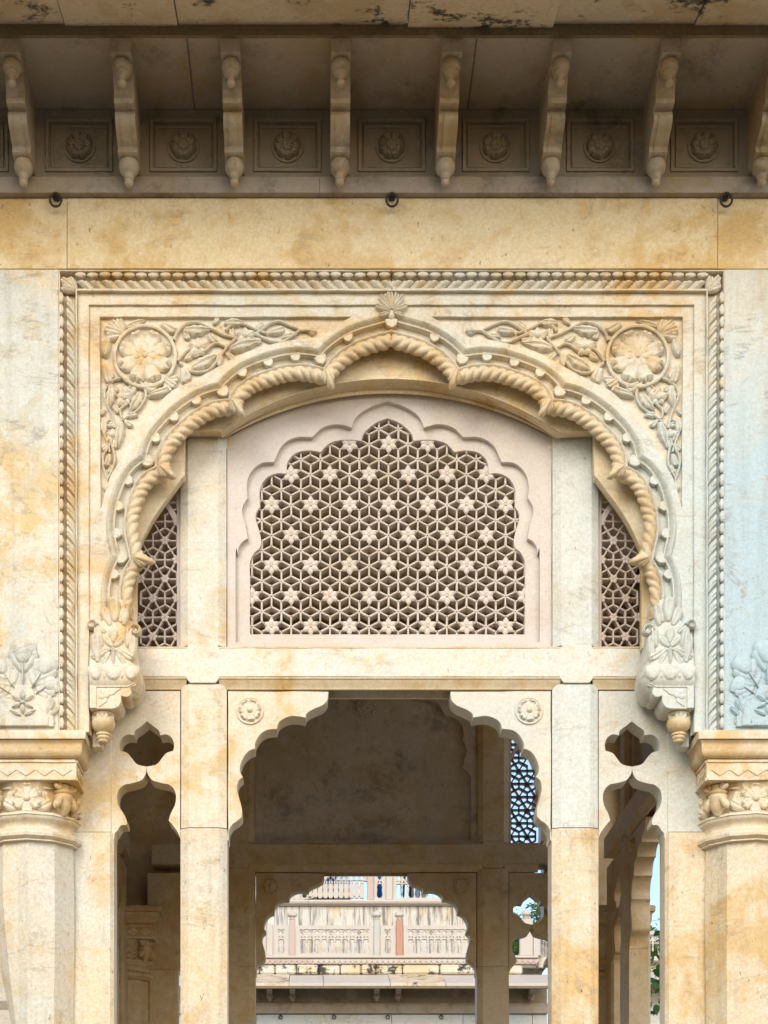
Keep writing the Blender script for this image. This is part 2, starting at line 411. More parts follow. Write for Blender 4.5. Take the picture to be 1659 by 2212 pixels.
def rosette(parent, x, Y, z, R, mat, n=8, name='rosette', rim=True, rot=0.0, inner=0.42, hs=1.0, petal_kind='rose', boss=0.15, d=1.0):
    """turned plate with n petals and a boss, each petal a piece of its own"""
    me = cached(('plate', mat, rim), lambda: disc_me('rosette', [(1.0, -0.08), (1.0, 0.05), (0.985, 0.075), (0.90, 0.075), (0.885, 0.03), (0.0001, 0.03)] if rim else [(0.9, -0.1), (0.9, 0.01), (0.0001, 0.012)], mat))
    o = add(name, me, parent, facade_m(x, Y, z, 0, (R, R, R * hs)))
    for k in range(n):
        a = rot + 2 * math.pi * k / n
        L = 0.84 * R; w = 8 / n * 0.92
        add('petal', petal(petal_kind, mat), o, facade_m(x, Y - 0.03 * R * hs, z, a, (L, L * w, L * hs)))
    if inner:
        for k in range(n):
            a = rot + 2 * math.pi * (k + 0.5) / n
            L = inner * R
            add('petal', petal('bud', mat), o, facade_m(x, Y - 0.13 * R * hs, z, a, (L, L * 1.05 * 8 / n * 0.95, L * hs)))
    add('boss', dome(mat), o, facade_m(x, Y - 0.10 * R * hs, z, 0, (R * boss, R * boss, R * boss * 1.6 * hs)))
    return o
# ================================================================== large structure
YC = 2.325                                   # middle of the square pavilion
HALF = 2.01
FLOOR = 1.1
zc = lambda py: wz(py, 0.0)
gm = mesh('ground', [(-400, -200, 0), (400, -200, 0), (400, 600, 0), (-400, 600, 0)], [(0, 1, 2, 3)], 'ground', 0)
g_ = add('ground', gm); tag(g_, 'pale stone courtyard ground around the pavilion', 'ground', kind='structure')
o = add('pavilion_floor', box_me('pavilion_floor', CXW - 3.1, CXW + 3.1, YC - 3.0, YC + 3.0, -0.05, FLOOR, 'floor', 0.03))
tag(o, 'raised stone platform that the marble pavilion stands on', 'floor', kind='structure')
o = add('pavilion_ceiling', box_me('pavilion_ceiling', CXW - 2.05, CXW + 2.05, 0.33, YC + 2.05, zc(610), zc(590), 'inner', 0.004))
tag(o, 'flat inner stone ceiling of the marble pavilion', 'ceiling', kind='structure')
RX0, RX1 = CXW - 2.45, CXW + 2.45
SOF = wz(235.0, 0.0)                          # underside of the flat eave slab
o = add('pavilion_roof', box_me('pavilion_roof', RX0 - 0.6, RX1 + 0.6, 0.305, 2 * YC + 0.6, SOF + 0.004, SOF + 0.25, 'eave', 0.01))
tag(o, 'flat stone roof over the pavilion behind the eave', 'roof', kind='structure')

# ------------------------------------------------------------------ eave: flat slabs, stained edge, sloping outer slabs
YE = -0.506
eave = thing('stone_eave', 'projecting stone eave with sloping outer slabs stained black', 'eave', (CXW, YE, SOF))
ex0, ex1 = wx(-420), wx(2120)
for k, (a, b_) in enumerate(((ex0, wx(420)), (wx(420), wx(1010)), (wx(1010), ex1))):
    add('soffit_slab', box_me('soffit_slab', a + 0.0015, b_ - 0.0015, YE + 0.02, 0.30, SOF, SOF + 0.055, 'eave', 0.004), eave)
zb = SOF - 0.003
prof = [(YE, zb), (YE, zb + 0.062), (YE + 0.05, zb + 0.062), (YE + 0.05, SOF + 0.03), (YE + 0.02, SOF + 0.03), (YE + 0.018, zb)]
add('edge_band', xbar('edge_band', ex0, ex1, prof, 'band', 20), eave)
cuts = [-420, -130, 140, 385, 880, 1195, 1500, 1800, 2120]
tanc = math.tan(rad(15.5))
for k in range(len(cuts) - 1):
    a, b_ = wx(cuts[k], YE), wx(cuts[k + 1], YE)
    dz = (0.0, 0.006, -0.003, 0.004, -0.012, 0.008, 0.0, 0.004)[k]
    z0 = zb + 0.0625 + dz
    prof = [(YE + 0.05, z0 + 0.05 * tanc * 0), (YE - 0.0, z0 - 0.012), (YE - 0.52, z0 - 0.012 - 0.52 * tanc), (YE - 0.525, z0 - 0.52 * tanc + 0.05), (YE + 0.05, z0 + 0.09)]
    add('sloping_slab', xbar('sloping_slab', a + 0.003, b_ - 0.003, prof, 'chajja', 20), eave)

# ------------------------------------------------------------------ panelled band behind the brackets
band = thing('panelled_band', 'dark recessed band of square panels with rosettes under the eave', 'wall band', (CXW, 0, zc(385)))
zt, zl = SOF - 0.002, zc(386)
PW = 0.5625
bx = [CXW + PW * (k - 0.5) for k in range(-4, 6)]
edges = bx
for k in range(len(edges) - 1):
    c = (edges[k] + edges[k + 1]) / 2; h = 0.185
    x0, x1 = edges[k] + 0.001, edges[k + 1] - 0.001
    zc_ = zc(314)
    f = lambda w, hh: [(c - w, zc_ - hh), (c + w, zc_ - hh), (c + w, zc_ + hh), (c - w, zc_ + hh)]
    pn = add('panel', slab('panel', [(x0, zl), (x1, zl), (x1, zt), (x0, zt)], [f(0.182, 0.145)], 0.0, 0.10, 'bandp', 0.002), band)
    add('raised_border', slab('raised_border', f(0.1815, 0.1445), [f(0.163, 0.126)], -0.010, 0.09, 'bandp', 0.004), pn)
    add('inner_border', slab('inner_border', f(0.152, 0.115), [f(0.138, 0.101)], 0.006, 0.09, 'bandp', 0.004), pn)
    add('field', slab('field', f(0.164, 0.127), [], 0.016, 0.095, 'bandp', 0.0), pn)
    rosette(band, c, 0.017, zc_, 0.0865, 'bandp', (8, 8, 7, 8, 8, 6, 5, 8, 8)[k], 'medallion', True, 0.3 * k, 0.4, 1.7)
prof = [(0.10, zl), (-0.020, zl), (-0.030, zl - 0.012), (-0.040, zc(420)), (-0.040, zc(427)), (-0.010, zc(427.5)), (0.10, zc(427.5))]
for a, b_ in ((wx(-420), wx(690)), (wx(690), wx(2120))):
    add('ledge', xbar('ledge', a + 0.001, b_ - 0.001, prof, 'eave', 30), band)

# ------------------------------------------------------------------ eave brackets
def bracket_parts(par, x):
    w = 0.050
    top = SOF - 0.0015
    body = [(0.0, top), (-0.487, top), (-0.487, 6.170 + HC), (-0.372, 6.166 + HC), (-0.362, 6.150 + HC), (-0.352, 6.118 + HC), (-0.338, 6.104 + HC), (-0.330, 6.08 + HC), (-0.336, 6.05 + HC), (-0.326, 6.033 + HC), (-0.268, 6.032 + HC)]
    s = crv([(-0.268, 6.030 + HC), (-0.285, 6.000 + HC), (-0.268, 5.965 + HC), (-0.225, 5.948 + HC), (-0.195, 5.935 + HC), (-0.165, 5.925 + HC), (-0.155, 5.910 + HC)], 5)
    body += s[1:] + [(-0.160, 5.907 + HC), (-0.163, 5.895 + HC), (-0.150, 5.888 + HC), (-0.043, 5.880 + HC), (0.0, 5.872 + HC)]
    me = cached('bracket_body', lambda: bracket_body(body, w))
    o = add('body', me, par, Matrix.Translation((x, 0, 0)))
    rib = cached('bracket_rib', lambda: bracket_body([(y - 0.006 if y < -0.12 else y, z - 0.004) for y, z in body if y < -0.14 and z < 6.02 + HC] + [(-0.10, 5.885 + HC), (-0.10, 5.98 + HC)], 0.024))
    add('rib', rib, par, Matrix.Translation((x, 0, 0)))
    def turned(name, prof, cy, z0):
        me = cached(name, lambda: stack(name, 0, cy, [(z0 - a, r) for a, r in prof], 24, 'bracket', 0, 50))
        return add(name, me, par, Matrix.Translation((x, 0, 0)))
    turned('pendant_bud', [(-0.005, 0.030), (0.006, 0.040), (0.016, 0.047), (0.034, 0.050), (0.050, 0.044), (0.058, 0.036), (0.062, 0.038), (0.068, 0.036), (0.072, 0.026), (0.082, 0.017), (0.094, 0.014), (0.100, 0.019), (0.110, 0.023), (0.120, 0.021), (0.127, 0.014), (0.129, 0.0005)], -0.425, 6.172 + HC)
    turned('lower_finial', [(-0.005, 0.030), (0.004, 0.046), (0.014, 0.050), (0.034, 0.052), (0.056, 0.046), (0.066, 0.036), (0.070, 0.030), (0.078, 0.026), (0.094, 0.025), (0.100, 0.018), (0.104, 0.022), (0.112, 0.024), (0.122, 0.020), (0.132, 0.012), (0.134, 0.0005)], -0.100, 5.888 + HC)
def bracket_body(prof, w):
    b = 0.006; pr = np.asarray(prof); c = pr.mean(0)
    A = [(-w, y, z) for y, z in prof]; B = [(w, y, z) for y, z in prof]
    return loft('bracket_body', [A, B], 'bracket', ang=35)
BL = ['at the left picture edge', 'second from the left', 'third from the left', 'fourth from the left',
      'fourth from the right', 'third from the right', 'second from the right', 'at the right picture edge']
for k, i in enumerate(range(-3, 5)):
    x = CXW + PW * (i - 0.5)
    t = thing('eave_bracket', 'curved stone eave bracket with hanging bud, ' + BL[k], 'bracket', (x, -0.1, zc(400)), 'stone brackets under the eave')
    bracket_parts(t, x)
    t.rotation_euler = (0, 0, rad(random.uniform(-1.0, 1.0))); t.scale = (random.uniform(.95, 1.05), 1, 1)

# ------------------------------------------------------------------ yellow lintel frieze and iron rings
fr = thing('lintel_frieze', 'long plain lintel course of stained yellow marble above the arch', 'lintel', (CXW, 0, zc(580)))
for a, b_, yo in ((-420, 145, 0.002), (145, 1550, 0.0), (1550, 2120, 0.003)):
    add('stone_block', box_me('stone_block', wx(a) + 0.001, wx(b_) - 0.001, -0.004 + yo, 0.30, zc(581), zc(428.5), 'frieze', 0.003), fr)
RL = ['near the left end', 'above the point of the arch', 'near the right end']
for k, px in enumerate((121.5, 846.5, 1567)):
    x, z = wx(px, -0.03), wz(427, -0.03)
    t = thing('iron_ring', 'small rusty iron ring hanging on the yellow lintel ' + RL[k], 'ring', (x, -0.02, z), 'iron rings on the lintel')
    n = 28; rr = 0.0305
    pts = [(x + rr * math.sin(2 * math.pi * i / n), -0.050 - 0.006 * math.cos(2 * math.pi * i / n), z - 0.026 + rr * math.cos(2 * math.pi * i / n)) for i in range(n)]
    rings = []
    for i in range(n):
        a = 2 * math.pi * i / n; er = Vector((math.sin(a), 0, math.cos(a))); p = Vector(pts[i])
        rings.append([tuple(p + 0.0062 * (math.cos(b2) * er + math.sin(b2) * Vector((0, 1, 0)))) for b2 in 2 * math.pi * np.arange(8) / 8])
    rings.append(rings[0])
    add('ring', loft('ring', rings, 'iron', caps=False, ang=60), t)
    add('eye', tube('eye', [(x - 0.012, -0.0, z + 0.006), (x - 0.012, -0.045, z + 0.008), (x - 0.004, -0.062, z + 0.004), (x + 0.006, -0.062, z + 0.004), (x + 0.012, -0.045, z + 0.008), (x + 0.012, 0.0, z + 0.006)], 0.006, 'iron', 6), t)
    add('pin', box_me('pin', x - 0.018, x + 0.018, -0.028, -0.002, z - 0.004, z + 0.018, 'iron', 0.006), t)

# ================================================================== big carved arch
L_E = [(258, 1330), (256, 1286), (258, 1254), (265.5, 1228), (273, 1213), (280, 1203)]
L_D = [(280, 1203), (275, 1180), (267.5, 1142), (268.5, 1108), (276, 1076), (287, 1046), (301, 1024), (316, 1011), (335, 1001)]
L_C = [(335, 1001), (338, 975), (344, 957), (356, 938), (370, 922), (391, 901), (414, 883), (441, 867), (467, 858), (494, 855)]
L_B = [(494, 855), (500, 840), (512, 827), (534, 810), (559, 799), (584, 790), (614, 782), (645, 779), (675, 782), (700, 788)]
L_A = [(700, 788), (712, 772), (730, 755), (750, 741), (770, 730), (795, 721), (820, 714), (846, 706)]
LOBES = [np.array(crv(s, 10)) for s in (L_E, L_D, L_C, L_B, L_A)]
def off_poly(P, d):
    t = np.gradient(P, axis=0); t /= np.hypot(t[:, 0], t[:, 1])[:, None] + 1e-9
    n = np.stack([t[:, 1], -t[:, 0]], 1)               # image coordinates: left of an upward path is outwards
    Q = P + n * d
    e0, e1 = Q[0] - t[0] * 60, Q[-1] + t[-1] * 60
    return np.vstack([e0, Q, e1])
def isect(A, B, near):
    best = None
    for i in range(len(A) - 1):
        p, r = A[i], A[i + 1] - A[i]
        q = B[:-1]; s = B[1:] - B[:-1]
        den = r[0] * s[:, 1] - r[1] * s[:, 0]
        den = np.where(np.abs(den) < 1e-9, 1e-9, den)
        w = q - p
        t = (w[:, 0] * s[:, 1] - w[:, 1] * s[:, 0]) / den; u = (w[:, 0] * r[1] - w[:, 1] * r[0]) / den
        for j in np.where((t >= 0) & (t <= 1) & (u >= 0) & (u <= 1))[0]:
            X = p + r * t[j]; dd = np.hypot(*(X - near))
            if best is None or dd < best[0]: best = (dd, i, j, X)
    return best
_off = {}
def lobes_off(d):
    """the five left lobes moved outwards by d pixels and trimmed where neighbours meet"""
    if d in _off: return _off[d]
    Q = [off_poly(P, d) for P in LOBES]
    cut0 = [None] * 5; cut1 = [None] * 5
    for k in range(4):
        b = isect(Q[k], Q[k + 1], LOBES[k][-1])
        cut1[k] = (b[1], b[3]); cut0[k + 1] = (b[2], b[3])
    A = Q[4]; i = int(np.where(A[:, 0] >= 846)[0][0]) if (A[:, 0] >= 846).any() else len(A) - 1
    f = (846 - A[i - 1, 0]) / (A[i, 0] - A[i - 1, 0]); X = A[i - 1] + f * (A[i] - A[i - 1]); cut1[4] = (i - 1, X)
    out = []
    for k in range(5):
        q = Q[k]; i0, i1 = 1, len(q) - 2; pts = []
        if cut0[k]: i0 = cut0[k][0] + 1; pts = [cut0[k][1]]
        body = q[i0:(cut1[k][0] + 1) if cut1[k] else i1 + 1]
        pts = pts + list(body) + ([cut1[k][1]] if cut1[k] else [])
        out.append(resample(np.array(pts), 40))
    _off[d] = out
    return out
def outline(d, bottom=1420):
    L = lobes_off(d); p = np.vstack(L); p = [tuple(v) for v in p]
    b = p[0][0]
    left = [(b, bottom)] + p
    return left + mir(left, 846)[1:]
arch = thing('carved_arch', 'cusped marble arch with rope moulding, leaf border and carved flower spandrels', 'arch', (CXW, 0.05, zc(1580)))
XL, XR = 127, 1565
m846 = lambda pts: [(1692 - p[0], p[1]) for p in pts]
# backing slab, two halves with a joint over the apex
def half(pts, left=True): return pts if left else m846(pts)
opn = [(256, 1600), (256, 1330)] + [tuple(v) for v in np.vstack(lobes_off(-8))]
for sgn in (True, False):
    base = [(XL, 1579), (XL, 584), (845.2, 584)] + opn[::-1][0:1]
    poly = [(XL, 1579), (XL, 584), (845.2, 584), (845.2, opn[-1][1])] + opn[::-1][1:-1] + [(256, 1475), (193, 1475), (193, 1579)]
    add('backing_slab', slab('backing_slab', W2(half(poly, sgn)), [], 0.072, 0.19, 'marble', 0.002), arch)
    # stepped rectangular frames
    fA = [(XL, 1579), (XL, 584), (845.2, 584), (845.2, 630.5), (167, 630.5), (167, 1579)]
    add('outer_frame', slab('outer_frame', W2(half(fA, sgn)), [], 0.040, 0.11, 'patina' if sgn else 'marble', 0.002), arch)
    fB = [(166, 1579), (166, 629.5), (845.2, 629.5), (845.2, 654), (191, 654), (191, 1579)]
    add('middle_frame', slab('middle_frame', W2(half(fB, sgn)), [], 0.016, 0.105, 'marble', 0.002), arch)
    o40 = [tuple(v) for v in np.vstack(lobes_off(39))]
    sp = [(214, 677), (757, 677)] + crv([(757, 677), (720, 700), (684, 727)], 5)[1:] + crv([(684, 727), (660, 725), (629, 727), (575, 739), (521, 757), (467, 787), (415, 815), (369, 838), (327, 880), (290, 930), (255, 991), (234, 1029), (216, 1090)], 4)[1:]
    SPAN = sp
    fC = [(190, 1475), (190, 653), (845.2, 653), (845.2, o40[-1][1])] + o40[::-1][1:] + [(o40[0][0], 1475)]
    add('arch_band', slab('arch_band', W2(half(fC, sgn)), [W2(half(sp, sgn))], 0.030, 0.10, 'marble', 0.0035), arch)
    spo = [(212, 675), (760, 675)] + [(p[0] + 2, p[1] + 3) for p in sp[2:-1]] + [(216, 1096), (212, 1096)]
    add('spandrel_field', slab('spandrel_field', W2(half(spo, sgn)), [], 0.052, 0.098, 'capital', 0.0), arch)
    fD = [(191.5, 1579), (191.5, 1470), (194, 1470), (194, 1579)]
# mouldings that follow the cusps
MP = [(-7, .060), (-3.5, .044), (-1.5, .034), (0.5, .031), (2.5, .035), (3.6, .05), (4.6, .066), (19.5, .066), (20.3, .040), (21.2, .031), (23.4, .029), (25.0, .038), (27, .041), (29, .030), (31.5, .020), (34.5, .015), (37.5, .020), (39.5, .031), (41, .036)]
PX = sc(0.0)
for sgn in (True, False):
    for k in range(5):
        rings = []
        for (d, y) in MP:
            P = lobes_off(d)[k]
            P = P if sgn else np.array(m846(P))
            rings.append([(wx(x), y, wz(z)) for x, z in P])
        me = loft('moulding', rings, 'marble', closed=False, caps=False, ang=42)
        add('moulding', me, arch)
        # twisted rope
        P = lobes_off(-15.5)[k]
        P = P if sgn else np.array(m846(P))
        L = plen(P); pitch = 20.0; nstr = max(3, round(L / pitch)); N = nstr * 10
        P = resample(P, N + 1); T = np.gradient(P, axis=0); T /= np.hypot(T[:, 0], T[:, 1])[:, None]
        Nn = np.stack([T[:, 1], -T[:, 0]], 1) * (1 if sgn else -1)
        nv = 20; rings = []; wob = random.uniform(0.06, 0.14)
        tap0, tap1 = (0.68, 1.0) if k == 0 else (1.0, 1.0)
        for i in range(N + 1):
            u = i / N; tp = tap0 + (tap1 - tap0) * min(1, u * 1.1)
            e = min(u, 1 - u) * L
            if k > 0: tp *= min(1.0, 0.82 + e / 60)
            ring = []
            for j in range(nv):
                v = 2 * math.pi * j / nv
                ph = math.pi * (u * nstr - 1.45 * v / math.pi + wob * math.sin(9 * u + k) + wob * math.sin(23 * u + 2 * k))
                R = 15.2 * tp * (0.64 + 0.36 * abs(math.sin(ph)) ** 0.55) * PX
                q = P[i]; n2 = Nn[i]
                ring.append((wx(q[0]) + R * math.cos(v) * n2[0], 0.056 - R * 1.0 * math.sin(v), wz(q[1]) - R * math.cos(v) * n2[1]))
            rings.append(ring)
        add('rope', loft('rope', rings, 'patina', ang=75), arch)
        # studs hanging into the channel
        Q = lobes_off(21)[k]; Q = Q if sgn else np.array(m846(Q))
        Lq = plen(Q); ns = max(1, round(Lq / 56)); NN = lobes_off(8)[k]; NN = NN if sgn else np.array(m846(NN))
        fr_ = [[0.72], [0.24, 0.50, 0.76], [0.24, 0.50, 0.76], [0.26, 0.52, 0.77], [0.45]][k]
        for f in fr_:
            i = int(f * 39); p = Q[i]; q = NN[i]; a = math.atan2(-(q[1] - p[1]), q[0] - p[0])
            add('stud', cached('stud', lambda: slab('stud', [(-0.006, -0.027), (0.006, -0.027), (0.016, -0.0245), (0.025, -0.018), (0.031, -0.009), (0.035, 0.0), (0.031, 0.009), (0.025, 0.018), (0.016, 0.0245), (0.006, 0.027), (-0.006, 0.027)], [], -0.030, 0.005, 'marble', 0.004)), arch,
                Matrix.Translation((wx(p[0]), 0.062, wz(p[1]))) @ Matrix.Rotation(-a, 4, 'Y'))
        if k < 4:                                     # larger stud and leaf tip at each cusp
            p = Q[-1]; q = NN[-1]; a = math.atan2(-(q[1] - p[1]), q[0] - p[0])
            add('stud', _cache['stud'], arch, Matrix.Translation((wx(p[0]), 0.060, wz(p[1]))) @ Matrix.Rotation(-a, 4, 'Y') @ Matrix.Scale(1.18, 4))
            c = LOBES[k][-1]; c = c if sgn else np.array(m846([c])[0])
            e = lobes_off(-30)[k][-1]; e = e if sgn else np.array(m846([e])[0])
            dv = (e - c); dv = dv / np.hypot(*dv); a = math.atan2(-dv[1], dv[0])
            b0 = c + dv * 8
            tipo = add('cusp_leaf', dome('patina', 1.0), arch, facade_m(wx(b0[0] + dv[0] * 9), 0.052, wz(b0[1] + dv[1] * 9), a, (0.034, 0.024, 0.050)))
            for da, ll, ww in ((0, 0.118, 0.58), (0.55, 0.078, 0.6), (-0.55, 0.078, 0.6), (0.95, 0.06, 0.6), (-0.95, 0.06, 0.6)):
                add('leaf', petal('bud', 'patina'), tipo, facade_m(wx(b0[0]), 0.008, wz(b0[1]), a + da * 0.8, (ll, ll * ww * 0.9, ll)))
p = (846, 706 - 22)
add('stud', _cache['stud'], arch, Matrix.Translation((wx(846), 0.058, wz(685))) @ Matrix.Rotation(rad(90), 4, 'Y') @ Matrix.Scale(1.2, 4))
# ---- leaf border
def border_leaf(p, bw):
    vs, fs = [], []; nu, nv = 10, 12; sk = 0.95
    for i in range(nv + 1):
        v = 0.58 * i / nv
        for j in range(nu + 1):
            t = j / nu
            x = p * (t + sk * (1 - v / 0.72) ** 1.3 - 0.1)
            ridge = 0.12 + 0.88 * math.sin(math.pi * t) ** 0.5
            sub = 1 - 0.30 * math.exp(-((t - 0.66) / 0.08) ** 2)
            up = (0.20 + 0.80 * math.sin(math.pi / 2 * min(1, v / 0.50))) * (1 - 0.45 * max(0, (v - 0.48) / 0.10) ** 2)
            zz = 0.030 * ridge * up * sub - 0.002
            vs.append((x, bw * v, -0.02 if i == nv else zz))
    for i in range(nv):
        for j in range(nu):
            a = i * (nu + 1) + j; fs.append((a, a + 1, a + nu + 2, a + nu + 1))
    b0 = len(vs); n = 16                              # curled, scalloped cap over the hollow
    for rr, hh in ((0.60, -0.018), (0.80, 0.008), (1.0, 0.018), (0.93, 0.026), (0.6, 0.030), (0.02, 0.031)):
        for j in range(n):
            a = 2 * math.pi * j / n
            sc_ = 1 - 0.20 * (math.sin(a) < -0.1) * (math.cos(2 * a) > -0.75)
            vs.append((p * (0.40 + 0.49 * rr * math.cos(a)), bw * (0.855 + (0.145 if math.sin(a) > 0 else 0.175 * sc_) * rr * math.sin(a)), hh))
    for i in range(5):
        for j in range(n):
            a, c = b0 + i * n + j, b0 + i * n + (j + 1) % n
            fs.append((a, c, c + n, a + n))
    return mesh('border_leaf', vs, fs, 'marble', 55)
bw = 37 * PX; NT = 26; p_top = (846 - 163) * PX / NT
bl = border_leaf(p_top, bw)
def basis(x, Y, z, ux, uz, vx, vz):
    return Matrix(((ux, vx, 0, x), (0, 0, -1, Y), (uz, vz, 0, z), (0, 0, 0, 1)))
xi, zi = 163.5, 624.5
for k in range(NT):
    for sgn in (1, -1):
        px = xi + k * p_top / PX
        x = wx(px) if sgn > 0 else wx(1692 - px)
        add('leaf', bl, arch, basis(x, 0.0235 + random.uniform(-.0015, .0015), wz(zi), sgn * random.uniform(.96, 1.03), 0, 0, random.uniform(.965, 1.01)))
NS = 36; ps = (1577 - 632) / NS
for k in range(NS):
    for sgn in (1, -1):
        py = 632 + k * ps
        x = wx(xi) if sgn > 0 else wx(1692 - xi)
        add('leaf', bl, arch, basis(x, 0.0235 + random.uniform(-.0015, .0015), wz(py), 0, -ps * PX / p_top * random.uniform(.96, 1.03), -sgn * random.uniform(.965, 1.01), 0))
for sgn in (1, -1):                                   # corner leaf
    for da in (-0.42, 0.0, 0.42):
        a = rad(135) + da
        px, py = 164, 627
        x = wx(px) if sgn > 0 else wx(1692 - px)
        aa = a if sgn > 0 else math.pi - a
        add('corner_leaf', petal('lobe', 'marble'), arch, facade_m(x, 0.020, wz(py), aa, (0.115 if da == 0 else 0.09, 0.10, 0.09)))
# thin fillets on both sides of the leaf band
for sgn in (True, False):
    add('fillet', slab('fillet', W2(half([(XL, 1578), (XL, 584.5), (845.2, 584.5), (845.2, 587), (129.5, 587), (129.5, 1578)], sgn)), [], -0.006, 0.05, 'marble', 0.002), arch)
    add('fillet', slab('fillet', W2(half([(163.8, 1578), (163.8, 625), (845.2, 625), (845.2, 629.8), (166.6, 629.8), (166.6, 1578)], sgn)), [], -0.008, 0.05, 'marble', 0.002), arch)

# ---- spandrel carving
def vine(pts, Y, r0=3.2, r1=2.2, sgn=True, par=None, n=6):
    pts = [(p[0] + random.uniform(-1.1, 1.1), p[1] + random.uniform(-1.1, 1.1)) for p in pts]
    q = crv(pts, n); q = q if sgn else m846(q)
    P3 = [(wx(a), Y, wz(b)) for a, b in q]; N = len(P3)
    add('vine', tube('vine', P3, [(r0 + (r1 - r0) * i / (N - 1)) * PX for i in range(N)], 'marble', 8, 1.5), par)
def sleaf(kind, x, y, L, ang, Wd, par, sgn, Y=0.047, flip=False, name='leaf'):
    """leaf whose middle is at (x, y); ang in degrees, anticlockwise from +x"""
    ang += random.uniform(-6, 6); L *= random.uniform(.92, 1.06); a = rad(ang); Lm = L * PX
    xx = x - L / 2 * math.cos(a); yy = y + L / 2 * math.sin(a)
    if not sgn: xx = 1692 - xx; a = math.pi - a; flip = not flip
    return add(name, petal(kind, 'marble'), par, facade_m(wx(xx), Y, wz(yy), a, (Lm, Wd * 1.55 * PX / 0.24 / 2, Lm * 0.8 + 0.02), flip))
R_VINES = [[(375, 727), (381, 711), (399, 693), (423, 688), (447, 697), (482, 713), (510, 720)],
           [(383, 772), (393, 758), (405, 747), (424, 741)],
           [(430, 746), (442, 749), (458, 736), (471, 734), (484, 740)],
           [(386, 776), (404, 791), (423, 797), (445, 793), (461, 781), (476, 759), (491, 740), (509, 721)],
           [(486, 706), (498, 694), (518, 689), (539, 697), (564, 708), (575, 711)],
           [(516, 722), (545, 716), (566, 702), (584, 689), (601, 685), (621, 692), (645, 703)],
           [(548, 712), (566, 720), (590, 730), (611, 729), (633, 717), (647, 706), (660, 704)]]
R_LEAVES = [('leaf', 424, 707, 66, 0, 20, 0), ('leaf', 526, 735, 72, 20, 20, 1), ('leaf', 441, 776, 64, 28, 22, 0), ('leaf', 506, 686, 50, 12, 16, 1), ('lobe', 597, 708, 40, 8, 12, 0),
            ('lobe', 400, 800, 40, -60, 18, 1), ('lobe', 497, 760, 28, -40, 10, 1), ('lobe', 466, 684, 22, 40, 9, 0), ('lobe', 407, 762, 26, 30, 11, 0), ('lobe', 362, 700, 40, -38, 15, 0), ('leaf', 292, 692, 50, 12, 14, 0), ('lobe', 456, 722, 26, -50, 11, 0), ('lobe', 472, 770, 30, 100, 11, 1), ('lobe', 552, 727, 26, -20, 10, 0), ('lobe', 560, 694, 24, 60, 10, 1), ('lobe', 620, 716, 26, 20, 9, 1), ('lobe', 400, 715, 22, -70, 10, 0), ('lobe', 500, 712, 24, 110, 10, 1)]
def refl(x, y): return (218 + (y - 682) * 0.9 * (1 - 0.50 * max(0, (x - 375) / 300)), 677 + (x - 214) * 0.80 + 3)
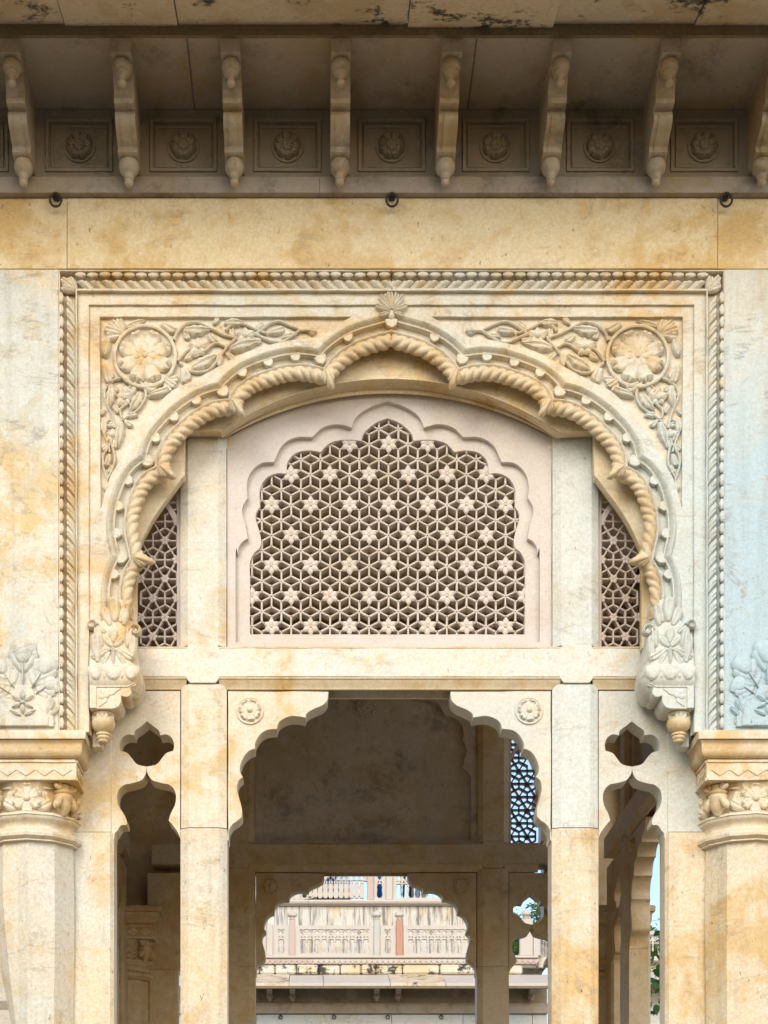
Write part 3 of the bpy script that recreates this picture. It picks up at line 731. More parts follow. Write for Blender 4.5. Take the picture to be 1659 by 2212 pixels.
for sgn in (True, False):
    rx = 311.8 if sgn else 1692 - 311.8
    c = (wx(rx), 0.047, wz(762.3))
    ring = add('rosette', cached('wreath', lambda: disc_me('wreath', [(0.98, -0.02), (1.0, 0.06), (0.975, 0.12), (0.93, 0.14), (0.89, 0.12), (0.875, 0.02), (0.86, 0.008), (0.0001, 0.008)], 'marble', 48)), arch, facade_m(c[0], c[1], c[2], 0, 70.8 * PX))
    for k in range(8):
        a = rad(22.5 + 45 * k); L = 61 * PX
        add('petal', petal('rose', 'marble'), ring, facade_m(c[0], c[1] - 0.009, c[2], a, (L, L * 0.80, L * 0.62)))
    for k in range(8):
        a = rad(45 * k); L = 31 * PX
        add('petal', petal('bud', 'marble'), ring, facade_m(c[0], c[1] - 0.013, c[2], a, (L, L * 0.95, L * 0.6)))
    for k in range(8):
        a = rad(22.5 + 45 * k); L = 15 * PX
        add('petal', petal('bud', 'marble'), ring, facade_m(c[0], c[1] - 0.018, c[2], a, (L, L * 0.95, L * 0.6)))
    add('boss', dome('marble'), ring, facade_m(c[0], c[1] - 0.020, c[2], 0, (6.5 * PX, 6.5 * PX, 9 * PX)))
    for v in R_VINES:
        vine(v, 0.041, 3.7, 2.9, sgn, arch)
        vine([refl(*q) for q in v], 0.041, 3.3, 2.4, sgn, arch)
    for (kd, x, y, L, an, wd, fl) in R_LEAVES:
        sleaf(kd, x, y, L, an, wd, arch, sgn, 0.046, bool(fl))
        rx_, ry_ = refl(x, y)
        if x != 292 or True: sleaf(kd, rx_, ry_, L * 0.82, -90 - an, wd * 0.9, arch, sgn, 0.046, not fl)
    for (x, y, s_) in ((427, 741, 25), (529, 716, 22), (*refl(427, 741), 21), (*refl(529, 716), 18)):     # five-lobed flowers
        xx = x if sgn else 1692 - x
        f = add('flower', dome('marble', 0.4), arch, facade_m(wx(xx), 0.043, wz(y), 0, (9 * PX, 9 * PX, 26 * PX)))
        for k in range(5):
            a = rad((18 if sgn else 162) + 72 * k); L = s_ * PX * (1.15 if k in (0, 3) else 0.9)
            add('petal', petal('star', 'marble'), f, facade_m(wx(xx), 0.041, wz(y), a, (L, L * 1.5, L)))
        add('boss', dome('marble'), f, facade_m(wx(xx), 0.030, wz(y), 0, (4 * PX, 4 * PX, 6 * PX)))
    for (x, y, s_, a0) in ((669, 705, 26, 0), (*refl(666, 705), 22, -100)):                                 # end buds
        for da in (-32, 0, 32):
            sleaf('bud', x + 3 * math.cos(rad(a0 + da)), y - 3 * math.sin(rad(a0 + da)), s_ * (1 if da == 0 else 0.75), a0 + da, 6, arch, sgn, 0.045, name='bud')
    for da, L in ((95, 40), (125, 46), (150, 46), (180, 40)):                                              # fan in the corner
        sleaf('lobe', 262 + L * .45 * math.cos(rad(da)), 716 - L * .45 * math.sin(rad(da)), L, da, 15, arch, sgn, 0.046)
    for (x, y, L, an) in ((364, 820, 34, -40), (358, 828, 26, -75), (372, 812, 26, -5), (343, 842, 52, 18), (229, 742, 44, 80), (228, 800, 50, -80), (272, 838, 30, -60)):
        sleaf('lobe', x, y, L, an, 13, arch, sgn, 0.046)
# ---- palmette over the apex
pal = add('palmette', dome('marble', 0.6), arch, facade_m(wx(846), 0.030, wz(672), 0, (10 * PX, 14 * PX, 14 * PX)))
for da, L in ((90, 44), (62, 42), (118, 42), (38, 42), (142, 42), (12, 38), (168, 38), (-14, 30), (194, 30)):
    add('leaf', petal('lobe', 'marble'), pal, facade_m(wx(846), 0.026, wz(670), rad(da), (L * PX, L * PX * 0.85, L * PX * 1.2), da > 90))

# ---- imposts: acanthus bulb, corbel and hanging bud at each springing
for sgn in (True, False):
    mx = (lambda x: x) if sgn else (lambda x: 1692 - x)
    prof = [(1290, 250, 282), (1320, 232, 284), (1345, 214, 288), (1370, 200, 290), (1400, 195, 293), (1425, 194, 299), (1445, 194, 304), (1462, 194, 306), (1474, 194, 304), (1490, 194, 297), (1500, 194, 288)]
    fy = [0.028, 0.022, 0.014, 0.006, -0.004, -0.016, -0.026, -0.030, -0.026, -0.004, 0.03]
    rings = []
    P2 = crv([(a, b, c) for a, b, c in prof], 3); FY = np.interp(np.linspace(0, 1, len(P2)), np.linspace(0, 1, len(fy)), fy)
    for (y, xa, xb), f in zip(P2, FY):
        cs = []
        r = 26
        cs.append((xa, 0.19)); cs.append((xa, f + 0.004)); cs.append((xa + 4, f))
        for i in range(9):
            a = math.pi / 2 * i / 8
            cs.append((xb - r + r * math.sin(a), f + (1 - math.cos(a)) * (0.10)))
        cs.append((xb, 0.19))
        rings.append([(wx(mx(q[0])), q[1], wz(y)) for q in cs])
    if not sgn: rings = [r_[::-1] for r_ in rings]
    bulb = add('acanthus_bulb', loft('acanthus_bulb', rings, 'marble', ang=50), arch)
    def lf(kind, x, y, L, an, wd, Y, flip=False, hs=1.0):
        a = rad(an); xx = mx(x)
        if not sgn: a = math.pi - a; flip = not flip
        add('leaf', petal(kind, 'marble'), bulb, facade_m(wx(xx), Y, wz(y), a, (L * PX, wd * PX / 0.48, L * PX * hs), flip))
    # fleshy lobes fanning upwards, then the trilobed leaf in the middle, then the collar at the foot
    for (x, y, L, an, wd, Y) in ((247, 1345, 62, 88, 22, 0.022), (240, 1352, 48, 118, 18, 0.02), (256, 1345, 48, 62, 17, 0.02), (230, 1368, 46, 138, 16, 0.012), (266, 1352, 44, 80, 14, 0.016), (222, 1400, 50, 112, 15, 0.002), (274, 1400, 48, 78, 14, 0.0), (214, 1440, 74, 100, 20, -0.008), (284, 1436, 66, 84, 16, 0.0),
                                (246, 1392, 36, 90, 15, -0.006), (246, 1398, 28, 140, 13, -0.006), (246, 1398, 28, 40, 13, -0.006), (240, 1402, 50, 212, 16, -0.010), (252, 1402, 46, 322, 16, -0.010), (246, 1442, 44, 90, 7, -0.014),
                                (238, 1408, 36, 244, 12, -0.012), (254, 1408, 36, 296, 12, -0.012)):
        lf('lobe', x, y, L, an, wd * 1.25, Y, an > 90 and an < 270, 0.6)
    for x, wd in ((208, 26), (246, 34), (284, 26)):
        lf('bud', x, 1474, 36, 90, wd, -0.026, hs=0.6)
    for x in (227, 265):
        add('eyelet', dome('marble', 0.6), bulb, facade_m(wx(mx(x)), -0.026, wz(1463), 0, (3.5 * PX, 7 * PX, 6 * PX)))
    for (x, y, r_) in ((293, 1363, 13), (199, 1351, 10)):          # scrolls
        q = [(mx(x) + (r_ - r_ * 0.8 * t / 14) * math.cos(0.55 * t + 3.4) * (1 if (sgn == (x > 250)) else -1), y + (r_ - r_ * 0.8 * t / 14) * math.sin(0.55 * t + 3.4)) for t in range(15)]
        add('scroll', tube('scroll', [(wx(a), 0.02 - 0.002 * i, wz(b)) for i, (a, b) in enumerate(q)], [max(2.0, 5.5 - 0.25 * i) * PX for i in range(15)], 'marble', 8, 3.0), bulb)
        add('scroll_eye', dome('marble', 0.6), bulb, facade_m(wx(mx(x)), -0.006, wz(y), 0, (4.5 * PX, 4.5 * PX, 5 * PX)))
    # corbel: stepped profile cut through the depth of the wall
    cp = [(194, 1474), (288, 1474), (294, 1478)] + [(293, 1482), (281, 1486)] + crv([(281, 1486), (284, 1497), (277, 1506), (268, 1506)], 4)[1:] + [(262, 1504)] + crv([(262, 1504), (262, 1516), (255, 1528), (244, 1532)], 4)[1:] + [(194, 1532)]
    cq = add('corbel', slab('corbel', W2([(mx(a), b) for a, b in cp]), [], -0.008, 0.185, 'marble', 0.003), arch)
    rim = slab('corbel_rim', W2([(mx(a), b) for a, b in [(194, 1474.5), (287, 1474.5), (292, 1478), (276, 1486), (209, 1486), (209, 1531), (194, 1531)]]), [], -0.014, 0.05, 'marble', 0.002)
    add('corbel_rim', rim, cq)
    tri = [(214, 1490), (262, 1489), (252, 1496), (246, 1502), (238, 1503), (233, 1510), (231, 1518), (224, 1522), (216, 1528), (214, 1528)]
    add('corbel_carving', slab('corbel_carving', W2([(mx(a), b) for a, b in tri]), [], -0.013, 0.03, 'marble', 0.003), cq)
    for k, (x, y) in enumerate(((224, 1497), (220, 1506), (230, 1503))):
        add('petal', dome('marble', 0.5), cq, facade_m(wx(mx(x)), -0.012, wz(y), 0, (7 * PX, 7 * PX, 5 * PX)))
    bxp = mx(219); bz = wz(1533)
    prof = [(0.0, 0.062), (-0.012, 0.062), (-0.018, 0.050), (-0.030, 0.060), (-0.050, 0.066), (-0.075, 0.062), (-0.094, 0.045), (-0.102, 0.032), (-0.106, 0.040), (-0.116, 0.041), (-0.120, 0.034), (-0.126, 0.037), (-0.136, 0.035), (-0.140, 0.029), (-0.148, 0.030), (-0.156, 0.024), (-0.158, 0.001)]
    bo = add('hanging_bud', stack('hanging_bud', wx(bxp), 0.075, [(bz + a, r) for a, r in prof], 24, 'patina', 0, 50), arch)
    for an in (200, 245, 270, 295, 340):
        a = rad(an); pos = Vector((wx(bxp) + 0.050 * math.cos(a), 0.075 + 0.050 * math.sin(a), bz - 0.004))
        m_ = Matrix.Translation(pos) @ Matrix.Rotation(a + math.pi / 2, 4, 'Z') @ Matrix.Rotation(rad(90), 4, 'X') @ Matrix.Rotation(rad(-90), 4, 'Z') @ Matrix.Diagonal((0.038, 0.052, 0.05, 1))
        add('leaf', petal('star', 'marble'), bo, m_)
    add('corbel_back', box_me('corbel_back', min(wx(mx(194)), wx(mx(214))), max(wx(mx(194)), wx(mx(214))), 0.10, 0.188, wz(1600), wz(1533), 'marble', 0.002), arch)

# ------------------------------------------------------------------ plain wall on both sides with carved palmettes
for sgn in (True, False):
    c846 = (lambda p: p) if sgn else (lambda p: 1692 - p)
    w = thing('wall_slab', ('cream' if sgn else 'bluish') + ' marble wall slab with carved palmette beside the arch, ' + ('left' if sgn else 'right') + ' side', 'wall', (wx(c846(60)), 0.1, zc(1580)))
    a, b_ = sorted((wx(c846(-130)), wx(c846(126.5))))
    add('slab', box_me('slab', a, b_, 0.0, 0.19, zc(1579.5), zc(581.8), 'wall', 0.002), w)
    pc = 51 if sgn else 1691 - 36
    def pp(kind, x, y, L, an, wd, Y=0.0, flip=False, hs=1.0, name='leaf', par=None):
        a = rad(an); xx = pc + x
        add(name, petal(kind, 'wall'), par or w, facade_m(wx(xx), Y, wz(y), a, (L * PX, wd * PX / 0.48, L * PX * hs), flip))
    mo = [(-66, 1572), (-66, 1550)] + crv([(-62, 1545), (-58, 1522), (-44, 1508), (-28, 1512)], 5) + crv([(-28, 1512), (-20, 1490), (0, 1481), (20, 1490), (28, 1512)], 5)[1:] + crv([(28, 1512), (44, 1508), (58, 1522), (62, 1545)], 5)[1:] + [(66, 1550), (66, 1572)]
    mound = add('mound', slab('mound', W2([(pc + q[0], q[1]) for q in mo]), [], -0.020, 0.05, 'wall', 0.008), w)
    mo2 = [(q[0] * 0.84, 1572 + (q[1] - 1572) * 0.86) for q in mo]
    add('mound_face', slab('mound_face', W2([(pc + q[0], q[1] - 1) for q in mo2]), [], -0.026, 0.04, 'wall', 0.006), w)
    fan = []
    for i in range(61):
        th = rad(4 + 172 * i / 60); lob = abs(math.cos(math.pi * (math.degrees(th) - 90) / 33.0))
        rr = (92 + 26 * math.sin(th) ** 2) * (0.80 + 0.20 * lob ** 0.7)
        fan.append((pc + rr * 0.72 * math.cos(th), 1528 - rr * math.sin(th) * 1.0))
    add('fan', slab('fan', W2([(pc + 66, 1566)] + fan + [(pc - 66, 1566)]), [], -0.010, 0.05, 'wall', 0.005), w)
    for an in (90, 57, 123, 33, 147):
        a = rad(an); L = 95 if an == 90 else (78 if an in (57, 123) else 50)
        bx_, by_ = 32 * math.cos(a), 1520 - 36 * math.sin(a)
        pp('spike', bx_, by_, L * 0.66, an, 7, -0.016)
        pp('bud', bx_ + L * .45 * math.cos(a), by_ - L * .45 * math.sin(a), L * 0.66, an, 40 if an == 90 else 32, -0.010, hs=0.62)
        for s2 in (-1, 1):
            pp('lobe', bx_ + L * .30 * math.cos(a), by_ - L * .30 * math.sin(a), L * 0.60, an + s2 * 22, 28, -0.010, s2 < 0, hs=0.5)
            if an != 90: pp('lobe', bx_ + L * .12 * math.cos(a), by_ - L * .12 * math.sin(a), L * 0.44, an + s2 * 32, 24, -0.010, s2 < 0, hs=0.5)
    for s2 in (1, -1):
        for (x, y, L, an, wd) in ((48, 1548, 42, 62, 14), (52, 1552, 36, 40, 12), (30, 1568, 22, 118, 9), (12, 1568, 22, 118, 9), (44, 1566, 30, 96, 9)):
            pp('lobe', s2 * x, y, L, an if s2 > 0 else 180 - an, wd, -0.004, s2 < 0, 0.8)
        add('scroll_eye', dome('wall', 0.6), w, facade_m(wx(pc + s2 * 62), -0.002, wz(1560), 0, (7 * PX, 7 * PX, 8 * PX)))
    fl = add('flower', dome('wall', 0.5), w, facade_m(wx(pc), -0.034, wz(1522), 0, (4.5 * PX, 4.5 * PX, 9 * PX)))
    for k in range(6):
        pp('star', 4 * math.cos(rad(30 + 60 * k)), 1520 - 4 * math.sin(rad(30 + 60 * k)), 24, 30 + 60 * k, 11, -0.026, par=fl, name='petal')
    for s2 in (1, -1):
        pp('leaf', 3 * s2, 1550, 30, 90 - s2 * 68, 10, -0.024, s2 < 0)
# ================================================================== corner columns
AX = {}
def corner_column(cx, cy, label, group, sgn, shaft_taper=True, detail=True, mat='pillar', cmat='capital'):
    """bulbous faceted shaft under a moulded neck, carved drum, zigzag block, cyma and square cap; front faces -y"""
    t = thing('corner_column', label, 'column', (cx, cy, FLOOR), group)
    z = lambda py: wz(py, 0.0)
    H = math.pi / 4
    add('cap_slab', stack('cap_slab', cx, cy, [(z(1601), .322), (z(1600.5), .328), (z(1588), .330), (z(1583), .326), (z(1580.5), .318)], 4, cmat, H, 25), t)
    cy_ = crv([(z(1637), .282), (z(1633), .296), (z(1626), .305), (z(1617), .306), (z(1608), .308), (z(1602), .318)], 4)
    add('cyma', stack('cyma', cx, cy, [(z(1638), .272)] + cy_, 4, 'patina' if cmat == 'capital' else cmat, H, 40), t)
    blk = add('zigzag_block', stack('zigzag_block', cx, cy, [(z(1684), .268), (z(1683), .272), (z(1639), .272), (z(1638), .268)], 4, cmat, H, 25), t)
    n12 = 12
    dr = add('drum', stack('drum', cx, cy, [(z(1756), .236), (z(1748), .238), (z(1722), .236), (z(1700), .244), (z(1690), .256), (z(1684), .262)], 12, 'patina' if cmat == 'capital' else cmat, math.pi / 12, 20), t)
    nk = crv([(z(1756), .262), (z(1762), .256), (z(1770), .236), (z(1778), .230), (z(1784), .240), (z(1789), .262)], 4)
    prof = [(z(1749), .245), (z(1750), .266), (z(1755), .268)] + nk + [(z(1790), .270), (z(1795), .276), (z(1801), .274), (z(1805), .262), (z(1806.5), .252), (z(1810), .254), (z(1811), .236)]
    add('neck', stack('neck', cx, cy, prof, 12, cmat, 0.0, 28), t)
    # shaft: twelve facets; it swells high up and narrows towards the foot on its outer side
    nf = 10; rings = []
    for f in np.linspace(0, 1, 22):
        zz = z(1810.5) + (FLOOR + 0.35 - z(1810.5)) * f
        py = 1810.5 + (z(1810.5) - zz) * 400
        r = 0.236 + 0.006 * math.sin(min(1, f * 3) * math.pi)
        k = max(0.0, (py - 1900) / 312.0); k = k ** 1.45 if k > 0 else 0
        k = min(k, 1.45)
        ring = []
        for j in range(nf):
            a = math.pi / 2 + 2 * math.pi * j / nf + math.pi
            x, y = r * math.cos(a), r * math.sin(a)
            if shaft_taper and x * sgn < -0.02: x *= max(0.34, 1 - 0.50 * k)
            ring.append((cx + x, cy + y, zz))
        rings.append(ring)
    add('shaft', loft('shaft', rings[::-1], mat, ang=18), t)
    add('foot', stack('foot', cx, cy, [(FLOOR, .30), (FLOOR + .2, .30), (FLOOR + .24, .27), (FLOOR + .3, .25), (FLOOR + .36, .2)], 8, mat, math.pi / 8, 25), t)
    if not detail: return t
    yf = cy - 0.272
    # zigzag: raised diamonds on the block faces
    for face in range(2):
        for k in range(-3, 4):
            if face == 0: mw = Matrix.Translation((cx + 0.100 * (k) + 0.05 * 0, yf, z(1661)))
            else:
                if abs(k) > 2: continue
                mw = Matrix.Translation((cx + sgn * 0.272, cy + 0.1 * k, z(1661))) @ Matrix.Rotation(sgn * rad(90), 4, 'Z')
            if abs(0.1 * k) > 0.23: continue
            add('diamond', cached('diamond', lambda: slab('diamond', [(-0.049, 0), (0, -0.034), (0.049, 0), (0, 0.034)], [], -0.006, 0.012, cmat, 0.004)), blk, mw)
        mw = Matrix.Translation((cx, yf, 0)) if face == 0 else Matrix.Translation((cx + sgn * 0.272, cy, 0)) @ Matrix.Rotation(sgn * rad(90), 4, 'Z')
        for (a, b_) in ((1639, 1645), (1678, 1683.5)):
            add('fillet', cached(('zf', a), lambda: slab('fillet', [(-0.268, z(b_)), (0.268, z(b_)), (0.268, z(a)), (-0.268, z(a))], [], -0.007, 0.01, cmat, 0.002)), blk, mw)
    # flowers and leaf scrolls round the drum, a budding figure at each corner
    def on_drum(ang):                      # ang 0 = facing the viewer
        return Matrix.Translation((cx, cy, 0)) @ Matrix.Rotation(ang, 4, 'Z') @ Matrix.Translation((0, -0.240, 0))
    for ang in (0.0, sgn * math.pi / 2):
        B = on_drum(ang); zf = z(1719)
        fl = add('drum_flower', dome(cmat), dr, B @ facade_m(0, -0.016, zf, 0, (0.019, 0.019, 0.022)))
        for k in range(6):
            add('petal', petal('rose', cmat), dr, B @ facade_m(0, -0.006, zf, rad(30 + 60 * k), (0.088, 0.084, 0.07)))
        for s2 in (1, -1):
            for (x, y, L, an, wd, kd) in ((0.05, -0.058, 0.10, 22, .060, 'lobe'), (0.075, -0.05, 0.095, 78, .055, 'lobe'), (0.115, -0.06, 0.11, 95, .05, 'lobe'), (0.04, 0.066, 0.11, -5, .030, 'spike'), (0.10, -0.045, 0.07, 130, .05, 'lobe')):
                bend = -s2 * abs(x) * 1.9
                Bq = Matrix.Translation((cx, cy, 0)) @ Matrix.Rotation(ang + s2 * abs(x) * 3.9, 4, 'Z') @ Matrix.Translation((0, -0.240, 0))
                add('scroll_leaf', petal(kd, cmat), dr, Bq @ facade_m(0, 0.0, zf + y, rad(an) if s2 > 0 else math.pi - rad(an), (L, wd / 0.24 * 0.55, 0.07), s2 < 0))
    for ang in (sgn * math.pi / 4, -sgn * math.pi / 4):
        B = on_drum(ang)
        Z = z(1719)
        fig = add('corner_bud', stack('corner_bud', 0, 0, [(z(1752), .012), (z(1746), .024), (z(1738), .036), (z(1728), .042), (z(1722), .040), (z(1714), .052), (z(1708), .050), (z(1706), .040), (z(1703), .050), (z(1700), .051), (z(1697), .040), (z(1692), .034), (z(1686), .036), (z(1683), .02)], 16, cmat, 0, 50), dr, B @ Matrix.Translation((0, -0.028, 0)))
        for s2, an, L, zz in ((1, -62, .085, 0.02), (-1, 242, .085, 0.02), (1, 75, .05, 0.05), (-1, 105, .05, 0.05), (1, 40, .055, 0.045), (-1, 140, .055, 0.045)):
            add('leaf', petal('bud', cmat), fig, B @ facade_m(0.030 * s2, -0.045, Z + zz, rad(an), (L, L * 0.75, L)))
    return t
COLX = {True: wx(76.0, 0.29), False: 2 * CXW - wx(76.0, 0.29)}
corner_column(COLX[True], 0.29, 'bulbous faceted marble column under the left end of the arch', 'corner columns of the pavilion', 1)
corner_column(COLX[False], 0.29, 'faceted marble column under the right end of the arch', 'corner columns of the pavilion', -1, False)
for cx_, sg, lb in ((COLX[True], 1, 'far left'), (COLX[False], -1, 'far right')):
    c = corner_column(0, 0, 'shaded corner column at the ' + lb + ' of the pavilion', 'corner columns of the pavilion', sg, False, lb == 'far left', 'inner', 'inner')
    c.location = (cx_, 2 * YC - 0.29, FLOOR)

# ================================================================== inner screen between the columns
YS, YB, YM = 0.25, 0.39, 0.32
s_ = 1 / 1.4426
def q14(p): return [((700 + a * s_) * 0.6636, (2150 + b * s_) * 0.6636) for a, b in p]
def q20(p): return [(a * 0.32, 1526.3 + b * 0.32) for a, b in p]
def q13(p): return [((650 + a / 1.3825) * 0.6636, (1250 + b / 1.3825) * 0.6636) for a, b in p]
CS = cpx(YS)                                   # 841
def mS(pts): return [(2 * CS - p[0], p[1]) for p in pts]
def WS(pts, left): return W2(pts if left else mS(pts), YS)
wxS = lambda px, left=True: wx(px if left else 2 * CS - px, YS)
side_word = {True: 'left', False: 'right'}
screen_things = []
def chamfer_post(x0, x1, cl, yf, yb, cd):
    return [(x0, yb - cd), (x0, yf + cd), (x0 + cl, yf), (x1 - cl, yf), (x1, yf + cd), (x1, yb - cd), (x1 - cl, yb), (x0 + cl, yb)]
def build_pillar(left, lab, mats=('pillar', 'post')):
    a0, a1 = (390, 491)
    x0, x1 = sorted((wxS(a0, left), wxS(a1, left)))
    t = thing('pillar', lab, 'pillar', ((x0 + x1) / 2, YM, FLOOR), 'inner pillars of the pavilion')
    add('shaft', prism('shaft', chamfer_post(x0, x1, 0.047, 0.222, 0.418, 0.026), FLOOR, wz(1791.6, YS), mats[0], 20), t)
    add('joint', prism('joint', chamfer_post(x0 + 0.007, x1 - 0.007, 0.045, 0.231, 0.409, 0.022), wz(1793, YS), wz(1788, YS), 'mortar', 20), t)
    add('upper_shaft', prism('upper_shaft', chamfer_post(x0 + 0.003, x1 - 0.003, 0.046, 0.226, 0.414, 0.022), wz(1789.6, YS), wz(1481.5, YS), mats[1], 20), t)
    add('joint', prism('joint', chamfer_post(x0 + 0.008, x1 - 0.008, 0.045, 0.233, 0.407, 0.022), wz(1484, YS), wz(1478, YS), 'mortar', 20), t)
    x0, x1 = sorted((wxS(390, left), wxS(489, left)))
    add('top_shaft', prism('top_shaft', chamfer_post(x0, x1, 0.043, 0.222, 0.418, 0.026), wz(1398.5, YS), wz(930, YS), mats[1], 20), t)
    return t
def build_beam(lab, mat='beam'):
    t = thing('cross_beam', lab, 'beam', (CXW, YM, wz(1467, YS)))
    out = [(165, 1406), (404, 1406), (408, 1397.5), (470, 1397.5), (474, 1406), (2 * CS - 474, 1406), (2 * CS - 470, 1397.5), (2 * CS - 408, 1397.5), (2 * CS - 404, 1406), (2 * CS - 165, 1406),
           (2 * CS - 165, 1467), (2 * CS - 402, 1467)] + crv([(2 * CS - 402, 1467), (2 * CS - 406, 1473), (2 * CS - 412, 1480)], 3)[1:] + [(2 * CS - 466, 1480)] + crv([(2 * CS - 466, 1480), (2 * CS - 472, 1473), (2 * CS - 476, 1467)], 3)[1:]
    lo = [(2 * CS - p[0], p[1]) for p in out[10:]][::-1]
    out = out + lo
    add('beam', slab('beam', W2(out, YS), [], 0.214, 0.426, mat, 0.003), t)
    def mould(xa, xb, up):
        if up: pr = [(0.216, wz(1405.5, YS)), (0.222, wz(1401, YS)), (0.240, wz(1398.6, YS)), (0.262, wz(1397.8, YS)), (0.262, wz(1405.5, YS))]
        else: pr = [(0.217, wz(1467.5, YS)), (0.2175, wz(1470.5, YS)), (0.224, wz(1472, YS)), (0.232, wz(1479, YS)), (0.243, wz(1485, YS)), (0.246, wz(1490, YS)), (0.262, wz(1490.5, YS)), (0.262, wz(1467.5, YS))]
        add('moulding', xbar('moulding', wx(xa, YS), wx(xb, YS), pr, 'patina', 30, 0.012, 0.012), t)
        pr2 = [(2 * YM - a, b) for a, b in pr][::-1]
        add('moulding', xbar('moulding', wx(xa, YS), wx(xb, YS), pr2, mat, 30), t)
    for up in (True, False):
        mould(298, 405, up); mould(472, 2 * CS - 472, up); mould(2 * CS - 405, 2 * CS - 298, up)
    return t
SPL = [[(60, 842), (64, 803), (80, 772), (110, 750)], [(110, 750), (124, 735), (127, 712), (124, 685), (113, 645), (104, 605), (110, 568), (131, 546)], [(131, 546), (118, 522), (120, 488), (138, 448), (162, 424), (188, 414)],
       [(188, 414), (190, 385), (213, 347), (245, 327), (290, 322)], [(290, 322), (300, 292), (330, 270), (370, 261), (425, 268)], [(425, 268), (432, 248), (462, 229), (505, 210), (528, 185), (533, 146)]]
def build_spandrel(left, lab, mat='panel', ros=True, inside=False):
    edge = q14(chain(SPL, 7))
    poly = [(492.5, 1492.5)] + edge[::-1] + [(492.5, edge[0][1])]
    t = thing('spandrel_panel', lab, 'carved panel', (wxS(540, left), YM, wz(1800, YS)))
    add('panel', slab('panel', WS(poly, left), [], YS, YB, mat, 0.003), t)
    if ros:
        rosette(t, wxS(540, left), YS - 0.003, wz(1535.5, YS), 0.077, mat, 7, 'rosette', True, 0.35, None, 1.1, boss=0.22)
        back = thing
        o = rosette(t, wxS(540, left), 0, 0, 0.077, mat, 7, 'rosette', True, 0.35, None, 1.1, boss=0.22)
        bm = Matrix.Translation((wxS(540, left), YB + 0.003, wz(1535.5, YS))) @ Matrix.Rotation(math.pi, 4, 'Z') @ Matrix.Translation((-wxS(540, left), 0, 0))
        o.matrix_basis = PINV(t) @ bm @ (PINV(t).inverted() @ o.matrix_basis)
    return t
TRE = [[(993, 98), (1035, 132), (1072, 160), (1080, 192)], [(1080, 192), (1125, 187), (1160, 212), (1175, 255), (1170, 297)], [(1170, 297), (1125, 312), (1095, 345), (1058, 388), (991, 405)],
       [(991, 405), (925, 388), (888, 345), (858, 312), (808, 297)], [(808, 297), (806, 255), (822, 212), (862, 188), (905, 192)], [(905, 192), (912, 160), (950, 132), (993, 98)]]
BULB_R = [[(990, 414), (997, 452), (1025, 492), (1060, 507), (1106, 518)], [(1106, 518), (1140, 525), (1175, 558), (1188, 605), (1180, 665), (1152, 722), (1138, 768)], [(1138, 768), (1165, 798), (1196, 840)], [(1196, 840), (1205, 856), (1219, 892)]]
BULB_L = [[(770, 892), (775, 856), (790, 838)], [(790, 838), (815, 802), (850, 798), (856, 775), (838, 728), (800, 668), (790, 610), (803, 560), (838, 528), (874, 520)], [(874, 520), (920, 508), (958, 492), (983, 452), (990, 414)]]
def build_side_panel(left, lab, mat='panel'):
    hole = q20(chain(TRE, 6))
    edge = q20(chain(BULB_L, 6)) + q20(chain(BULB_R, 6))[1:]
    poly = [(205, 1492.5), (389, 1492.5), (389, edge[-1][1] - 8), (edge[-1][0], edge[-1][1])] + edge[::-1][1:] + [(240, edge[0][1]), (205, edge[0][1])]
    t = thing('side_panel', lab, 'carved panel', (wxS(300, left), YM, wz(1800, YS)))
    add('panel', slab('panel', WS(poly, left), [WS(hole, left)], YS + 0.002, YB - 0.002, mat, 0.0), t)
    a, b_ = sorted((wxS(150, left), wxS(240.5, left)))
    add('jamb_slab', box_me('jamb_slab', a, b_, YS - 0.006, YB + 0.006, wz(1798, YS), wz(1493, YS), mat, 0.003), t)
    return t
def build_pilaster(left, lab, mat='pillar'):
    a, b_ = sorted((wxS(150, left), wxS(246, left)))
    t = thing('pilaster', lab, 'pilaster', ((a + b_) / 2, YM, FLOOR), 'flat pilasters beside the columns')
    add('shaft', prism('shaft', chamfer_post(a, b_, 0.020, 0.236, 0.404, 0.02), FLOOR, wz(1799.5, YS), mat, 20), t)
    add('joint', prism('joint', chamfer_post(a + 0.006, b_ - 0.006, 0.02, 0.250, 0.390, 0.02), wz(1801, YS), wz(1796, YS), 'mortar', 20), t)
    return t
# ---- lattice windows
OPN = [[(847, 135), (893, 152), (930, 178), (955, 205), (965, 238)], [(965, 238), (1010, 233), (1065, 235), (1112, 250), (1150, 288)], [(1150, 288), (1200, 281), (1258, 291), (1297, 330), (1304, 386)], [(1304, 386), (1350, 385), (1397, 408), (1424, 458), (1422, 534)],
       [(1422, 534), (1440, 562), (1442, 592), (1428, 640), (1418, 690), (1426, 722), (1448, 742), (1466, 775), (1470, 805)], [(1470, 805), (1468, 1112)]]
STP = [[(847, 70), (920, 95), (985, 138), (1010, 190)], [(1010, 190), (1075, 175), (1140, 190), (1187, 233)], [(1187, 233), (1262, 235), (1322, 270), (1360, 345)], [(1360, 345), (1420, 352), (1466, 395), (1482, 450), (1478, 507)],
       [(1478, 507), (1500, 545), (1502, 580), (1490, 622), (1477, 690)], [(1477, 690), (1500, 703), (1518, 730), (1522, 762)], [(1522, 762), (1532, 764), (1532, 1157)]]
def both(segs):
    r = q13(chain(segs, 7)); c = q13([(847, 0)])[0][0]
    return r + [(2 * c - p[0], p[1]) for p in r[::-1][:-1]], c
